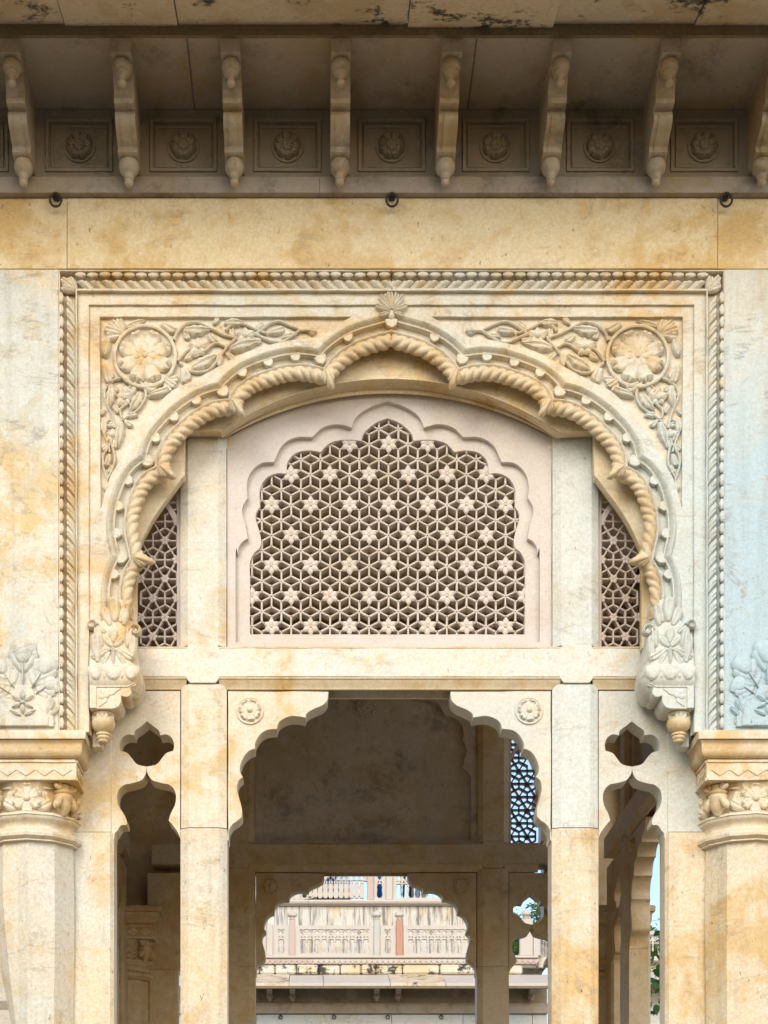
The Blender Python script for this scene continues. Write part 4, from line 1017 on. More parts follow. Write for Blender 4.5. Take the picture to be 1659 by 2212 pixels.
def poly_in(p, x, y):
    p = np.asarray(p); x1, y1 = p[:, 0], p[:, 1]; x2, y2 = np.roll(x1, -1), np.roll(y1, -1)
    c = ((y1 > y) != (y2 > y)) & (x < (x2 - x1) * (y - y1) / (y2 - y1 + 1e-12) + x1)
    return c.sum() % 2 == 1
def bars_mesh(name, edges, w, yf, yb, mat, ch=0.35):
    """stone bars along edges [(x0, z0, x1, z1)], bevelled towards the viewer"""
    vs, fs = [], []
    pr = [(-0.5, yb), (-0.5, yf + w * ch), (-0.18, yf), (0.18, yf), (0.5, yf + w * ch), (0.5, yb)]
    w0 = w
    for (x0, z0, x1, z1) in edges:
        w = w0 * random.uniform(.88, 1.12); jj = lambda: random.uniform(-.0011, .0011); x0 += jj(); z0 += jj(); x1 += jj(); z1 += jj()
        dx, dz = x1 - x0, z1 - z0; L = math.hypot(dx, dz); nx, nz = -dz / L, dx / L
        e = w * 0.25; ux, uz = dx / L * e, dz / L * e
        b = len(vs)
        for (px, pz, s2) in ((x0 - ux, z0 - uz, 0), (x1 + ux, z1 + uz, 1)):
            for (o_, y) in pr: vs.append((px + nx * o_ * w, y, pz + nz * o_ * w))
        for j in range(5): fs.append((b + j, b + j + 1, b + 6 + j + 1, b + 6 + j))
        fs += [(b + 5, b + 4, b + 3, b + 2, b + 1, b), (b + 6, b + 7, b + 8, b + 9, b + 10, b + 11)]
    return mesh(name, vs, fs, mat, 25)
def star_flower(par, x, Y, z, R, mat, n=6, rot=math.pi / 6, both_sides=False):
    me = cached(('starflower', mat, n), lambda: star_me(mat, n))
    return add('flower', me, par, facade_m(x + random.uniform(-.0008, .0008), Y, z + random.uniform(-.0008, .0008), rot + random.uniform(-.07, .07), R * random.uniform(.93, 1.04)))
def star_me(mat, n):
    vs, fs = [], []
    def put(me, m):
        b = len(vs)
        vs.extend([tuple(m @ v.co) for v in me.vertices]); fs.extend([[b + i for i in p.vertices] for p in me.polygons])
    for k in range(n):
        put(petal('star', mat), Matrix.Rotation(2 * math.pi * k / n, 4, 'Z') @ Matrix.Translation((0.06, 0, 0.02 * (k % 2))) @ Matrix.Diagonal((0.94, 1.12, 0.55, 1)))
    put(dome(mat), Matrix.Translation((0, 0, 0.10)) @ Matrix.Diagonal((0.14, 0.14, 0.16, 1)))
    me = mesh('flower', vs, fs, mat, 50); return me
opn_p, CL = both(OPN); stp_p, _ = both(STP)
YP = 0.268
def lattice_center(parent, mat='pink'):
    a, hh = 42.42, 33.05
    xf, yf0 = 840.5, 1344.5                       # a flower of the lowest row
    ox = [wx(p[0], YS) for p in opn_p]; E = []; seen = set(); fl = []
    xs = [p[0] for p in opn_p]; ys = [p[1] for p in opn_p]
    for j in range(-2, 16):
        for i in range(-9, 10):
            x = xf + i * a + (a / 2 if j % 2 else 0); y = yf0 - j * hh
            if not (min(xs) - 30 < x < max(xs) + 30 and min(ys) - 30 < y < max(ys) + 30): continue
            isf = (j % 2 == 0) and ((i + (j // 2)) % 2 == 0)
            near = any(poly_in(opn_p, x + dx, y + dy) for dx, dy in ((0, 0), (18, 0), (-18, 0), (0, 18), (0, -18), (14, 14), (-14, 14), (14, -14), (-14, -14)))
            if isf and near: fl.append((x, y))
            for (dx, dy) in ((0, 2 * hh / 3), (0, -2 * hh / 3), (a / 2, hh / 3), (a / 2, -hh / 3), (-a / 2, hh / 3), (-a / 2, -hh / 3)):
                mx_, my_ = x + dx / 2, y + dy / 2
                if not any(poly_in(opn_p, mx_ + ex, my_ + ey) for ex, ey in ((0, 0), (12, 0), (-12, 0), (0, 12), (0, -12))): continue
                E.append((wx(x, YS), wz(y, YS), wx(x + dx, YS), wz(y + dy, YS)))
    add('lattice', bars_mesh('lattice', E, 0.0108, 0.308, 0.368, mat), parent)
    for (x, y) in fl:
        star_flower(parent, wx(x, YS), 0.306, wz(y, YS), 21.0 * sc(YS), mat)
def lattice_side(parent, left, poly, mat='mauve'):
    a, hh = 52.5, 41.7; E = []; fl = []
    fx, fy = (430 + 435 / 4.175) * .6636, (1600 + 1150 / 4.175) * .6636
    ok = lambda x, y: poly_in(poly, x, y)
    for j in range(-9, 8):
        for i in range(-4, 4):
            x = fx + i * a + (a / 2 if j % 2 else 0); y = fy + j * hh
            if ok(x, y): fl.append((x, y))
            for dx, dy in ((a, 0), (a / 2, hh), (-a / 2, hh)):
                for f0 in (0, 0.5):
                    m_ = (x + dx * (f0 + .25), y + dy * (f0 + .25))
                    if ok(*m_): E.append((x + dx * f0, y + dy * f0, x + dx * (f0 + .5), y + dy * (f0 + .5), 1))
            # honeycomb between the stars
            c = (x + a / 2, y + hh / 3)             # centre of the triangle below the right-hand edge
            for dx, dy in ((0, -2 * hh / 3), (a / 2, hh / 3), (-a / 2, hh / 3)):
                m_ = (c[0] + dx / 2, c[1] + dy / 2)
                if ok(*m_): E.append((c[0], c[1], c[0] + dx, c[1] + dy, 2))
    def conv(L): return [(wxS(e[0], left), wz(e[1], YS), wxS(e[2], left), wz(e[3], YS)) for e in L]
    add('lattice', bars_mesh('lattice', conv(E), 0.0105, 0.285, 0.335, mat), parent)
    for (x, y) in fl: star_flower(parent, wxS(x, left), 0.284, wz(y, YS), 12.5 * sc(YS), mat, rot=0.0)
SIDE_OUT = [(296, 1401)] + [(296, 1190)] + crv([(296, 1190), (318, 1142), (345, 1098), (393, 1033)], 5)[1:] + [(393, 1000), (393, 1401)]
def arcpts(x0, x1, yc, yend, n=24):
    c = CS; h = (x1 - x0) / 2; s2 = yend - yc; R = (h * h + s2 * s2) / (2 * s2)
    return [(c + R * math.sin(t), yc + R - R * math.cos(t)) for t in np.linspace(-math.asin(h / R), math.asin(h / R), n)]
def build_center_window(lab, blind=False, mat='pink'):
    t = thing('lattice_window' if not blind else 'blind_panel', lab, 'window' if not blind else 'panel', (CXW, YM, wz(1398, YS)))
    arc = arcpts(489.5, 2 * CS - 489.5, 848, 944)
    outer = [(489.5, 1398)] + arc + [(2 * CS - 489.5, 1398)]
    add('frame', slab('frame', W2(outer, YS), [W2(stp_p, YS)], YP - 0.004, 0.372, mat, 0.0025), t)
    grow = [(CL + (p[0] - CL) * 1.015, 1150 + (p[1] - 1150) * 1.012) for p in stp_p]
    if not blind:
        add('inner_frame', slab('inner_frame', W2(grow, YS), [W2(opn_p, YS)], YP + 0.026, 0.368, mat, 0.0025), t)
        lattice_center(t, 'jali')
    else:
        add('infill', slab('infill', W2(grow, YS), [], YP + 0.014, 0.328, mat, 0.0), t)
        o = rosette(t, CXW, 0.35, wz(970, YS), 0.105, mat, 8, 'medallion', True, 0.2, 0.5, 0.8)
        bm = Matrix.Translation((CXW, 0.329, wz(962, YS))) @ Matrix.Rotation(math.pi, 4, 'Z') @ Matrix.Translation((-CXW, -0.35, -wz(970, YS)))
        o.matrix_basis = PINV(t) @ bm @ (PINV(t).inverted() @ o.matrix_basis)
    return t
def build_side_window(left, lab, mat='mauve'):
    t = thing('lattice_window', lab, 'window', (wxS(340, left), YM, wz(1401, YS)))
    lattice_side(t, left, SIDE_OUT, mat)
    a, b_ = sorted((wxS(381, left), wxS(395, left)))
    add('frame_bar', box_me('frame_bar', a, b_, 0.276, 0.345, wz(1401, YS), wz(905, YS), mat, 0.003), t)
    a, b_ = sorted((wxS(290, left), wxS(381, left)))
    add('sill_bar', box_me('sill_bar', a, b_, 0.28, 0.34, wz(1401, YS), wz(1396, YS), mat, 0.003), t)
    br = [(393, 1130), (360, 1080), (368, 1072), (393, 1104)]
    add('brace', slab('brace', WS([(382, 1133), (345, 1072), (352, 1064), (382, 1108)], left), [], 0.279, 0.342, mat, 0.003), t)
    return t
# front screen
FRONT = []
FRONT.append(build_pillar(True, 'chamfered marble pillar left of the middle opening'))
FRONT.append(build_pillar(False, 'chamfered marble pillar right of the middle opening'))
FRONT.append(build_beam('white marble cross beam under the lattice windows'))
FRONT.append(build_spandrel(True, 'cusped marble corner panel with rosette, left of the opening'))
FRONT.append(build_spandrel(False, 'cusped marble corner panel with rosette, right of the opening'))
FRONT.append(build_side_panel(True, 'marble panel with bud-shaped cutouts beside the left column'))
FRONT.append(build_side_panel(False, 'marble panel with bud-shaped cutouts beside the right column'))
FRONT.append(build_pilaster(True, 'flat marble pilaster against the left column'))
FRONT.append(build_pilaster(False, 'flat marble pilaster against the right column'))
front_window = build_center_window('pink stone lattice window with star flowers under the arch')
side_w = [build_side_window(True, 'narrow mauve star lattice left of the big lattice window'), build_side_window(False, 'narrow mauve star lattice right of the big lattice window')]
# tympanum between the rope arch and the windows
ty = thing('tympanum', 'smooth cream marble field between rope arch and lattice window', 'panel', (CXW, 0.22, wz(1000)))
big = [(240, 1400), (240, 1100), (300, 940), (420, 820), (560, 740), (700, 690), (CS, 650)]
big = big + [(2 * CS - p[0], p[1]) for p in big[::-1][1:]]
hol = [(296, 1400)] + SIDE_OUT[1:-2] + [(394, 1033), (399, 1026), (399, 931), (478, 931)] + arcpts(478, 2 * CS - 478, 817, 935) + [(2 * CS - p[0], p[1]) for p in ([(296, 1400)] + SIDE_OUT[1:-2] + [(394, 1033), (399, 1026), (399, 931)])[::-1]]
poly = big + [hol[-1]] + hol[::-1][1:]
add('field', slab('field', W2(poly, 0.140), [], 0.138, 0.20, 'tymp', 0.002), ty)
a0, a1 = np.array(arcpts(474, 2 * CS - 474, 815, 932)), np.array(arcpts(487, 2 * CS - 487, 851, 946))
rings = []
for f, y in ((-0.06, .18), (-0.05, .136), (0.02, .130), (0.09, .131), (0.12, .142), (0.30, .185), (0.52, .210), (0.72, .225), (0.78, .221), (0.95, .224), (0.99, .235), (1.0, .275)):
    rings.append([(wx(p[0], y), y, wz(p[1], y)) for p in a0 + (a1 - a0) * f])
add('arched_moulding', loft('arched_moulding', rings[::-1], 'tymp', closed=False, caps=False, ang=35), ty)
for l in (True, False):
    p_ = [(474, 930), (489, 944), (489, 952), (404, 952), (404, 930)]
    a, b_ = sorted((wxS(400, l), wxS(476, l)))
    a2, b2 = sorted((wxS(474, l), wxS(497, l)))
    add('corner_fill', box_me('corner_fill', a2, b2, 0.261, 0.30, wz(968, YS), wz(900, YS), 'tymp', 0.001), ty)
    add('cap_block', box_me('cap_block', a, b_, 0.201, 0.246, wz(930.5, YS), wz(880, YS), 'tymp', 0.002), ty)

# ------------------------------------------------------------------ the other three sides of the pavilion
def turn(o, k, lab):
    xf = Matrix.Translation((CXW, YC, 0)) @ Matrix.Rotation(k * math.pi / 2, 4, 'Z') @ Matrix.Translation((-CXW, -YC, 0))
    c = copy_tree(o, xf); c['label'] = lab
    return c
def set_mat(o, m):
    for ch in o.children:
        if ch.type == 'MESH':
            ch.data = cached(('inm', ch.data.name, m), lambda: swap(ch.data, m))
        set_mat(ch, m)
def swap(me, m):
    c = me.copy(); c.materials.clear(); c.materials.append(M[m]); return c
SIDES = {2: 'far', 1: 'right', 3: 'left'}
plain_wall = None
nm = ['pillar', 'pillar', 'cross beam', 'cusped corner panel', 'cusped corner panel', 'panel with cutouts', 'panel with cutouts', 'flat pilaster', 'flat pilaster']
for k, sd_ in SIDES.items():
    for i, o in enumerate(FRONT):
        lr = '' if i == 2 else (' at its left end' if (i % 2 == (1 if i < 2 else (1 if i > 2 else 0))) else ' at its right end')
        e = ('left', 'right')
        where = '' if i == 2 else ', ' + (('right', 'left')[(i - 3) % 2 if i > 2 else i % 2] if k == 2 else ('nearer', 'farther')[((i - 3) % 2 if i > 2 else i % 2) ^ (0 if k == 1 else 1)]) + ' one'
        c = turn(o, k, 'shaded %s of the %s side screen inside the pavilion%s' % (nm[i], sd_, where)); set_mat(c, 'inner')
bp = build_center_window('blind wall panel with round medallion high on the far side screen', True, 'innerp')
for k, lb in ((1, 'blind wall panel of the right side screen inside the pavilion'), (3, 'blind wall panel of the left side screen inside the pavilion'), (2, None)):
    if k != 2: turn(bp, k, lb)
    else:
        xf = Matrix.Translation((CXW, YC, 0)) @ Matrix.Rotation(math.pi, 4, 'Z') @ Matrix.Translation((-CXW, -YC, 0))
        bp.matrix_basis = xf @ bp.matrix_basis
for k, sd_ in SIDES.items():
    for o, e in zip(side_w, ('first', 'second')):
        wh = ({'first': 'right', 'second': 'left'}[e] + ' one') if k == 2 else ({'first': 'nearer', 'second': 'farther'}[e if k == 1 else ('second' if e == 'first' else 'first')] + ' one')
        c = turn(o, k, 'narrow star lattice of the %s side screen seen from inside, %s' % (sd_, wh))
owp = [(-130, 1579), (-130, 428), (1822, 428), (1822, 1579), (1436, 1579), (1436, 1330)] + [(1692 - p[0], p[1]) for p in opn[2:]] + opn[2:][::-1] + [(256, 1330), (256, 1579)]
for k, sd_ in SIDES.items():
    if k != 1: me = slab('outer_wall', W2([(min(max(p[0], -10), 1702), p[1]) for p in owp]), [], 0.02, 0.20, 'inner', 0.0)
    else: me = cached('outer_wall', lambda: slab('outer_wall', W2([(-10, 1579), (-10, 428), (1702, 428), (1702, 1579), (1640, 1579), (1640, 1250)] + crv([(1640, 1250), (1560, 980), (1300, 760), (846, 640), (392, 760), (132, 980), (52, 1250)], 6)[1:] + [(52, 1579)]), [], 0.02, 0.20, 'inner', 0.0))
    w = thing('outer_wall', 'plain outer wall with cusped arch on the %s side of the pavilion' % sd_, 'wall', (CXW, 0.1, zc(1579)))
    add('slab', me, w)
    xf = Matrix.Translation((CXW, YC, 0)) @ Matrix.Rotation(k * math.pi / 2, 4, 'Z') @ Matrix.Translation((-CXW, -YC, 0))
    w.matrix_basis = xf @ w.matrix_basis
    o = add('upper_band', box_me('upper_band', CXW - 2.1, CXW + 2.1, 0.02, 0.21, zc(427), SOF, 'inner', 0.0), w, xf)
    o = add('eave', xbar('eave', CXW - 3.2, CXW + 3.2, [(-0.9, SOF - 0.1), (0.02, SOF + 0.01), (0.02, SOF + 0.1), (-0.9, SOF - 0.05)], 'eave', 20), w, xf)
# pale wall seen past the left column
pw = thing('marble_pier', 'pale bluish marble wall with a ledge behind the left column', 'wall', (-2.3, 1.4, FLOOR))
add('unseen_light_blocker', box_me('unseen_light_blocker', -3.6, -2.25, 1.5, 6.0, FLOOR - 1.1, 6.5, 'beam', 0.01), pw)  # unseen wall added to keep light out of the left opening
add('pier', box_me('pier', -3.6, -1.77, 1.1, 1.5, FLOOR, wz(1750, 1.1), 'beam', 0.01), pw)
add('ledge', xbar('ledge', -3.6, -1.77, [(1.11, wz(2152, 1.1)), (1.07, wz(2156, 1.1)), (1.06, wz(2164, 1.1)), (1.075, wz(2172, 1.1)), (1.11, wz(2186, 1.1))], 'beam', 30), pw)
# ================================================================== palace behind the pavilion
M['plaster'] = marble('streaked_plaster', (0.66, 0.635, 0.57), (0.60, 0.52, 0.38), (0.58, 0.62, 0.66), 0.4, None, 0.5, vein=0.0, stain=0.3, pits=0.5, streak=0.75, rough=0.8, bump=0.4)
M['whitewash'] = marble('mouldy_whitewash', (0.66, 0.60, 0.48), (0.62, 0.50, 0.32), (0.58, 0.62, 0.62), 0.4, None, 0.4, vein=0.0, stain=0.4, pits=0.6, rough=0.85, bump=0.5, grime=0.95)
M['rail'] = marble('pale_pink_stone', (0.53, 0.495, 0.455), (0.52, 0.46, 0.39), (0.50, 0.50, 0.495), 0.4, None, 0.4, vein=0.0, stain=0.15, pits=0.2)
M['rail_red'] = marble('red_sandstone', (0.44, 0.20, 0.16), (0.42, 0.22, 0.15), (0.40, 0.21, 0.18), 0.4, None, 0.2, vein=0.0, stain=0.2, pits=0.2)
M['rail_rose'] = marble('rose_sandstone', (0.49, 0.375, 0.35), (0.49, 0.37, 0.31), (0.46, 0.38, 0.38), 0.4, None, 0.3, vein=0.0, stain=0.2, pits=0.2)
M['rail_grey'] = marble('grey_marble', (0.48, 0.48, 0.45), (0.48, 0.44, 0.36), (0.42, 0.47, 0.49), 0.4, None, 0.6, vein=0.2, stain=0.1)
M['bluewall'] = marble('blue_white_marble', (0.56, 0.60, 0.58), (0.56, 0.54, 0.44), (0.46, 0.56, 0.60), 0.3, None, 0.7, vein=0.7, stain=0.2)
YG = 27.35
bz = lambda py, dY=0.0: wz(py, YG + dY)
bxw = lambda px, dY=0.0: wx(px, YG + dY)
pal_ = thing('palace_building', 'two-storey marble palace with stained walls and terrace railings behind the pavilion', 'building', (bxw(820), YG, 0))
BX0, BX1 = bxw(380), bxw(1182)
xs_ = [380, 500, 553, 700, 846, 1000, 1150, 1182]
for k in range(len(xs_) - 1):
    add('wall_panel', box_me('wall_panel', bxw(xs_[k]) + 0.004, bxw(xs_[k + 1]) - 0.004, YG + 0.005 * (k % 2), YG + 0.6, 0.0, bz(2191.5), 'bluewall', 0.006), pal_)
add('ledge', xbar('ledge', BX0, BX1, [(YG + .6, bz(2168)), (YG - 0.06, bz(2168)), (YG - 0.08, bz(2173)), (YG - 0.08, bz(2190)), (YG + .6, bz(2191))], 'eave', 20), pal_)
add('eave_wall', box_me('eave_wall', BX0, BX1, YG + 0.02, YG + 0.6, bz(2168), bz(2105), 'bandp', 0.0), pal_)  # shade below the palace eave is painted in with the darker stone colour
for px in (760, 985):
    rosette(pal_, bxw(px), YG + 0.018, bz(2147), 0.13, 'eave', 8, 'medallion', True, 0.2, 0.4, 0.8)
ec = [380, 487, 553, 626, 698, 838, 954, 1049, 1184]
for k in range(len(ec) - 1):
    z0 = bz(2104.5); zf = wz(2123, YG - 1.15); d = 0.012 * ((k * 7) % 3 - 1)
    pr = [(YG + 0.05, z0 + d), (YG + 0.05, z0 - 0.10 + d), (YG - 1.15, zf - 0.075), (YG - 1.16, zf - 0.07), (YG - 1.16, zf)]
    add('eave_slab', xbar('eave_slab', bxw(ec[k]) + 0.006, bxw(ec[k + 1]) - 0.006, pr, 'chajja' if k % 3 == 2 else 'rail', 20), pal_)
add('eave_lip', xbar('eave_lip', BX0, bxw(1184), [(YG - 1.15, zf - 0.07), (YG - 1.15, zf - 0.12), (YG - 1.07, zf - 0.12), (YG - 1.07, zf - 0.05)], 'band', 20), pal_)
for px in (582, 631.5, 814, 861, 1150):
    x = bxw(px, -0.3)
    b_ = add('bracket', prism('bracket', [(x - 0.07, YG + 0.02), (x - 0.07, YG - 0.60), (x + 0.07, YG - 0.60), (x + 0.07, YG + 0.02)], bz(2136), bz(2128), 'eave', 20), pal_)
    add('arm', loft('arm', [[(x - 0.06, YG + .02, bz(2158)), (x + .06, YG + .02, bz(2158)), (x + .06, YG - .10, bz(2156)), (x - .06, YG - .10, bz(2156))], [(x - 0.06, YG + .02, bz(2137)), (x + .06, YG + .02, bz(2137)), (x + .06, YG - .50, bz(2137)), (x - .06, YG - .50, bz(2137))]], 'eave', ang=20), b_)
    add('finial', stack('finial', x, YG - 0.12, [(bz(2165), .01), (bz(2163), .05), (bz(2160), .05), (bz(2158), .08), (bz(2153), .085), (bz(2149), .06), (bz(2146), .05), (bz(2143), .075), (bz(2138), .06)], 12, 'eave', 0, 50), b_)
wb = [380, 560, 594, 640, 688, 735, 780, 812, 870, 950, 1040, 1130]
for k in range(len(wb) - 1):
    add('plaster_block', box_me('plaster_block', bxw(wb[k]) + 0.01, bxw(wb[k + 1]) - 0.01, YG - 0.03 + 0.02 * ((k * 5) % 3), YG + 0.5, bz(2104), bz(2083), 'whitewash', 0.035), pal_)
add('terrace', box_me('terrace', BX0, BX1, YG + 0.1, YG + 3.2, bz(2088), bz(2066), 'whitewash', 0.0), pal_)
add('frieze_band', box_me('frieze_band', BX0, bxw(1160), YG - 0.03, YG + 0.4, bz(2082.5), bz(2071), 'rail', 0.004), pal_)
add('frieze_ledge', box_me('frieze_ledge', BX0, bxw(1162), YG - 0.10, YG + 0.45, bz(2070.8), bz(2065.5), 'rail', 0.012), pal_)
heart = slab('heart', [(0, -0.062), (0.045, -0.022), (0.066, 0.018), (0.056, 0.046), (0.0, 0.05), (-0.056, 0.046), (-0.066, 0.018), (-0.045, -0.022)], [], -0.025, 0.01, 'rail', 0.008)
heart_r = swap(heart, 'rail_rose')
k = 0; px = 566.0
while px < 1160:
    add('heart', heart_r if 570 < px < 680 or px > 1120 else heart, pal_, Matrix.Translation((bxw(px), YG - 0.03, bz(2077))))
    px += 11.6
def vase(c, z0, z1, w):
    h = z1 - z0
    r = [(0.0, .30), (0.06, .30), (0.10, .40), (0.28, .46), (0.40, .40), (0.62, .36), (0.80, .44), (0.86, .30), (0.90, .40), (0.96, .38), (1.0, .05)]
    return [(c + w * b, z0 + h * a) for a, b in r] + [(c - w * b, z0 + h * a) for a, b in r[::-1]]
def railing(parent, x0, x1, zb, zt, Y, n, mat, side=0.10, name='railing_panel', yaw=None):
    h = zt - zb; holes = []
    w = (x1 - x0 - 2 * side) / n
    for i in range(n):
        c = x0 + side + w * (i + 0.5)
        holes.append(vase(c, zb + 0.09 * h, zb + 0.55 * h, w))
        for s2 in (-1, 1):
            holes.append([(c + s2 * w * .10, zb + .60 * h), (c + s2 * w * .30, zb + .56 * h), (c + s2 * w * .34, zb + .62 * h), (c + s2 * w * .16, zb + .65 * h)])
        zc0, hh = zb + 0.765 * h, 0.095 * h
        holes.append([(c, zc0 - hh), (c + w * .34, zc0), (c, zc0 + hh), (c - w * .34, zc0)])
        holes.append([(c + w * .10, zc0 + hh * 1.1), (c + w * .46, zc0 + hh * 0.12), (c + w * .46, zc0 + hh * 1.1)])
        holes.append([(c - w * .10, zc0 + hh * 1.1), (c - w * .46, zc0 + hh * 0.12), (c - w * .46, zc0 + hh * 1.1)])
    return add(name, slab(name, [(x0, zb), (x1, zb), (x1, zt), (x0, zt)], holes, Y, Y + 0.09, mat, 0.006), parent)
def post(parent, x, w, zb, zt, Y, mat, knob=True):
    o = add('post', box_me('post', x - w / 2, x + w / 2, Y - 0.03, Y + 0.13, zb, zt, mat, 0.015), parent)
    if knob: add('knob', stack('knob', x, Y + 0.05, [(zt, .06), (zt + .03, .075), (zt + .05, .05), (zt + .07, .06), (zt + .10, .105), (zt + .15, .105), (zt + .19, .08), (zt + .21, .04), (zt + .23, .02), (zt + .24, .001)], 16, 'rail', 0, 50), o)
    return o
zr0, zr1 = bz(2065), bz(1998.5)
YR = YG + 0.02
S6 = lambda c: (820 + c / 3.456) * 0.6636
for a, b_, n, m_ in ((-300, 160, 5, 'rail'), (245, 414, 1, 'rail'), (494, 1367, 10, 'rail'), (1447, 1612, 1, 'rail'), (1705, 2560, 10, 'rail')):
    railing(pal_, bxw(S6(a)), bxw(S6(b_)), zr0, zr1, YR, n, m_, 0.09)
for c, w, m_, kn in ((202, 74, 'rail', False), (454, 68, 'rail_rose', True), (1406, 68, 'rail_grey', True), (1660, 78, 'rail_red', True), (2600, 70, 'rail', True)):
    post(pal_, bxw(S6(c)), w / 3.456 * .6636 * sc(YG), zr0, bz(1998.5) + (0.12 if kn else 0.02), YR - 0.01, m_, kn)
# return of the railing at the palace corner
xr = bxw(1152)
post(pal_, bxw(1137), 0.30, zr0, bz(1985), YR - 0.02, 'rail', True)
post(pal_, bxw(1159.5), 0.16, zr0, bz(2000), YR - 0.015, 'rail', False)
rr_ = railing(pal_, 0.0, 2.4, zr0, zr1, 0.0, 12, 'rail', 0.05)
rr_.matrix_basis = PINV(pal_) @ Matrix.Translation((bxw(1167), YR, 0)) @ Matrix.Rotation(rad(62), 4, 'Z')
# set-back upper storey
YU = 1.6
add('upper_wall', box_me('upper_wall', bxw(380, YU), bxw(1080, YU), YG + YU, YG + YU + 0.5, bz(2075, YU), bz(1957, YU), 'plaster', 0.02), pal_)
for a, b_ in ((380, 666), (666, 1083)):
    add('cornice', xbar('cornice', bxw(a, YU) + .004, bxw(b_, YU) - .004, [(YG + YU + .5, bz(1957, YU)), (YG + YU - .06, bz(1957.5, YU)), (YG + YU - .13, bz(1954, YU)), (YG + YU - .15, bz(1950, YU)), (YG + YU - .12, bz(1946, YU)), (YG + YU + .5, bz(1945.5, YU))], 'rail', 30), pal_)
zu0, zu1 = bz(1945, YU), bz(1880, YU)
for a, b_, n in ((470, 640, 8), (645, 795, 12), (806, 834, 1), (848, 1010, 11)):
    railing(pal_, bxw(a, YU), bxw(b_, YU), zu0, zu1, YG + YU, n, 'rail', 0.08)
for c in (642, 800, 841, 1014):
    post(pal_, bxw(c, YU), 0.16, zu0, zu1 + 0.1, YG + YU - 0.02, 'rail_rose' if c == 800 else 'rail', True)
add('upper_terrace', box_me('upper_terrace', bxw(380, YU), bxw(1080, YU), YG + YU + 0.3, YG + YU + 4, bz(1960, YU), bz(1945, YU), 'plaster', 0.0), pal_)
for k, px in enumerate((606, 722, 838, 954)):
    x, z = bxw(px, -0.1), bz(2196, -0.1)
    t = thing('wall_ring', 'small dark iron ring on the palace wall behind, ' + ('first', 'second', 'third', 'fourth')[k] + ' from the left', 'ring', (x, YG, z), 'iron rings on the palace wall')
    n = 16; rings = []
    for i in range(n + 1):
        a = 2 * math.pi * i / n; er = Vector((math.sin(a), 0, math.cos(a))); p = Vector((x, YG - 0.04, z)) + er * 0.04
        rings.append([tuple(p + 0.011 * (math.cos(b2) * er + math.sin(b2) * Vector((0, 1, 0)))) for b2 in 2 * math.pi * np.arange(6) / 6])
    add('ring', loft('ring', rings, 'iron', caps=False, ang=60), t)
    add('pin', box_me('pin', x - 0.012, x + 0.012, YG - 0.06, YG + 0.02, z + 0.03, z + 0.055, 'iron', 0.004), t)

# ------------------------------------------------------------------ farther palace wing seen past the right pilaster
YW = 33.0
wg = thing('palace_wing', 'distant palace wing with white baluster railing, right of the pavilion', 'building', (wx(1420, YW), YW, 0))
X0w, X1w = wx(1190, YW), wx(1640, YW)
add('wall', box_me('wall', X0w, X1w, YW + 0.1, YW + 0.6, 0, wz(2078, YW), 'whitewash', 0.0), wg)
add('ledge', box_me('ledge', X0w, X1w, YW - 0.15, YW + 0.3, wz(2078, YW), wz(2071, YW), 'rail', 0.02), wg)
add('eave_slab', xbar('eave_slab', X0w, X1w, [(YW + .1, wz(2106, YW)), (YW - 0.8, wz(2125, YW - .8)), (YW - 0.8, wz(2120, YW - .8)), (YW + .1, wz(2098, YW))], 'rail_grey', 20), wg)
add('lower_wall', box_me('lower_wall', X0w, X1w, YW + 0.02, YW + 0.1, 0, wz(2170, YW), 'bluewall', 0.0), wg)
for i, (a, b_) in enumerate(((1330, 1440), (1444, 1560))):
    railing(wg, wx(a, YW), wx(b_, YW), wz(2071, YW), wz(2011, YW), YW, 8, 'rail', 0.05)
fx_ = wx(1391, YW)
add('finial', stack('finial', fx_, YW + 0.5, [(wz(2071, YW), .2), (wz(2012, YW), .2), (wz(2000, YW), .12), (wz(1990, YW), .10), (wz(1984, YW), .13), (wz(1974, YW), .19), (wz(1968, YW), .20), (wz(1965, YW), .17), (wz(1963, YW), .24), (wz(1957, YW), .245), (wz(1952, YW), .18), (wz(1950, YW), .05), (wz(1949.5, YW), .001)], 16, 'rail', 0, 50), wg)

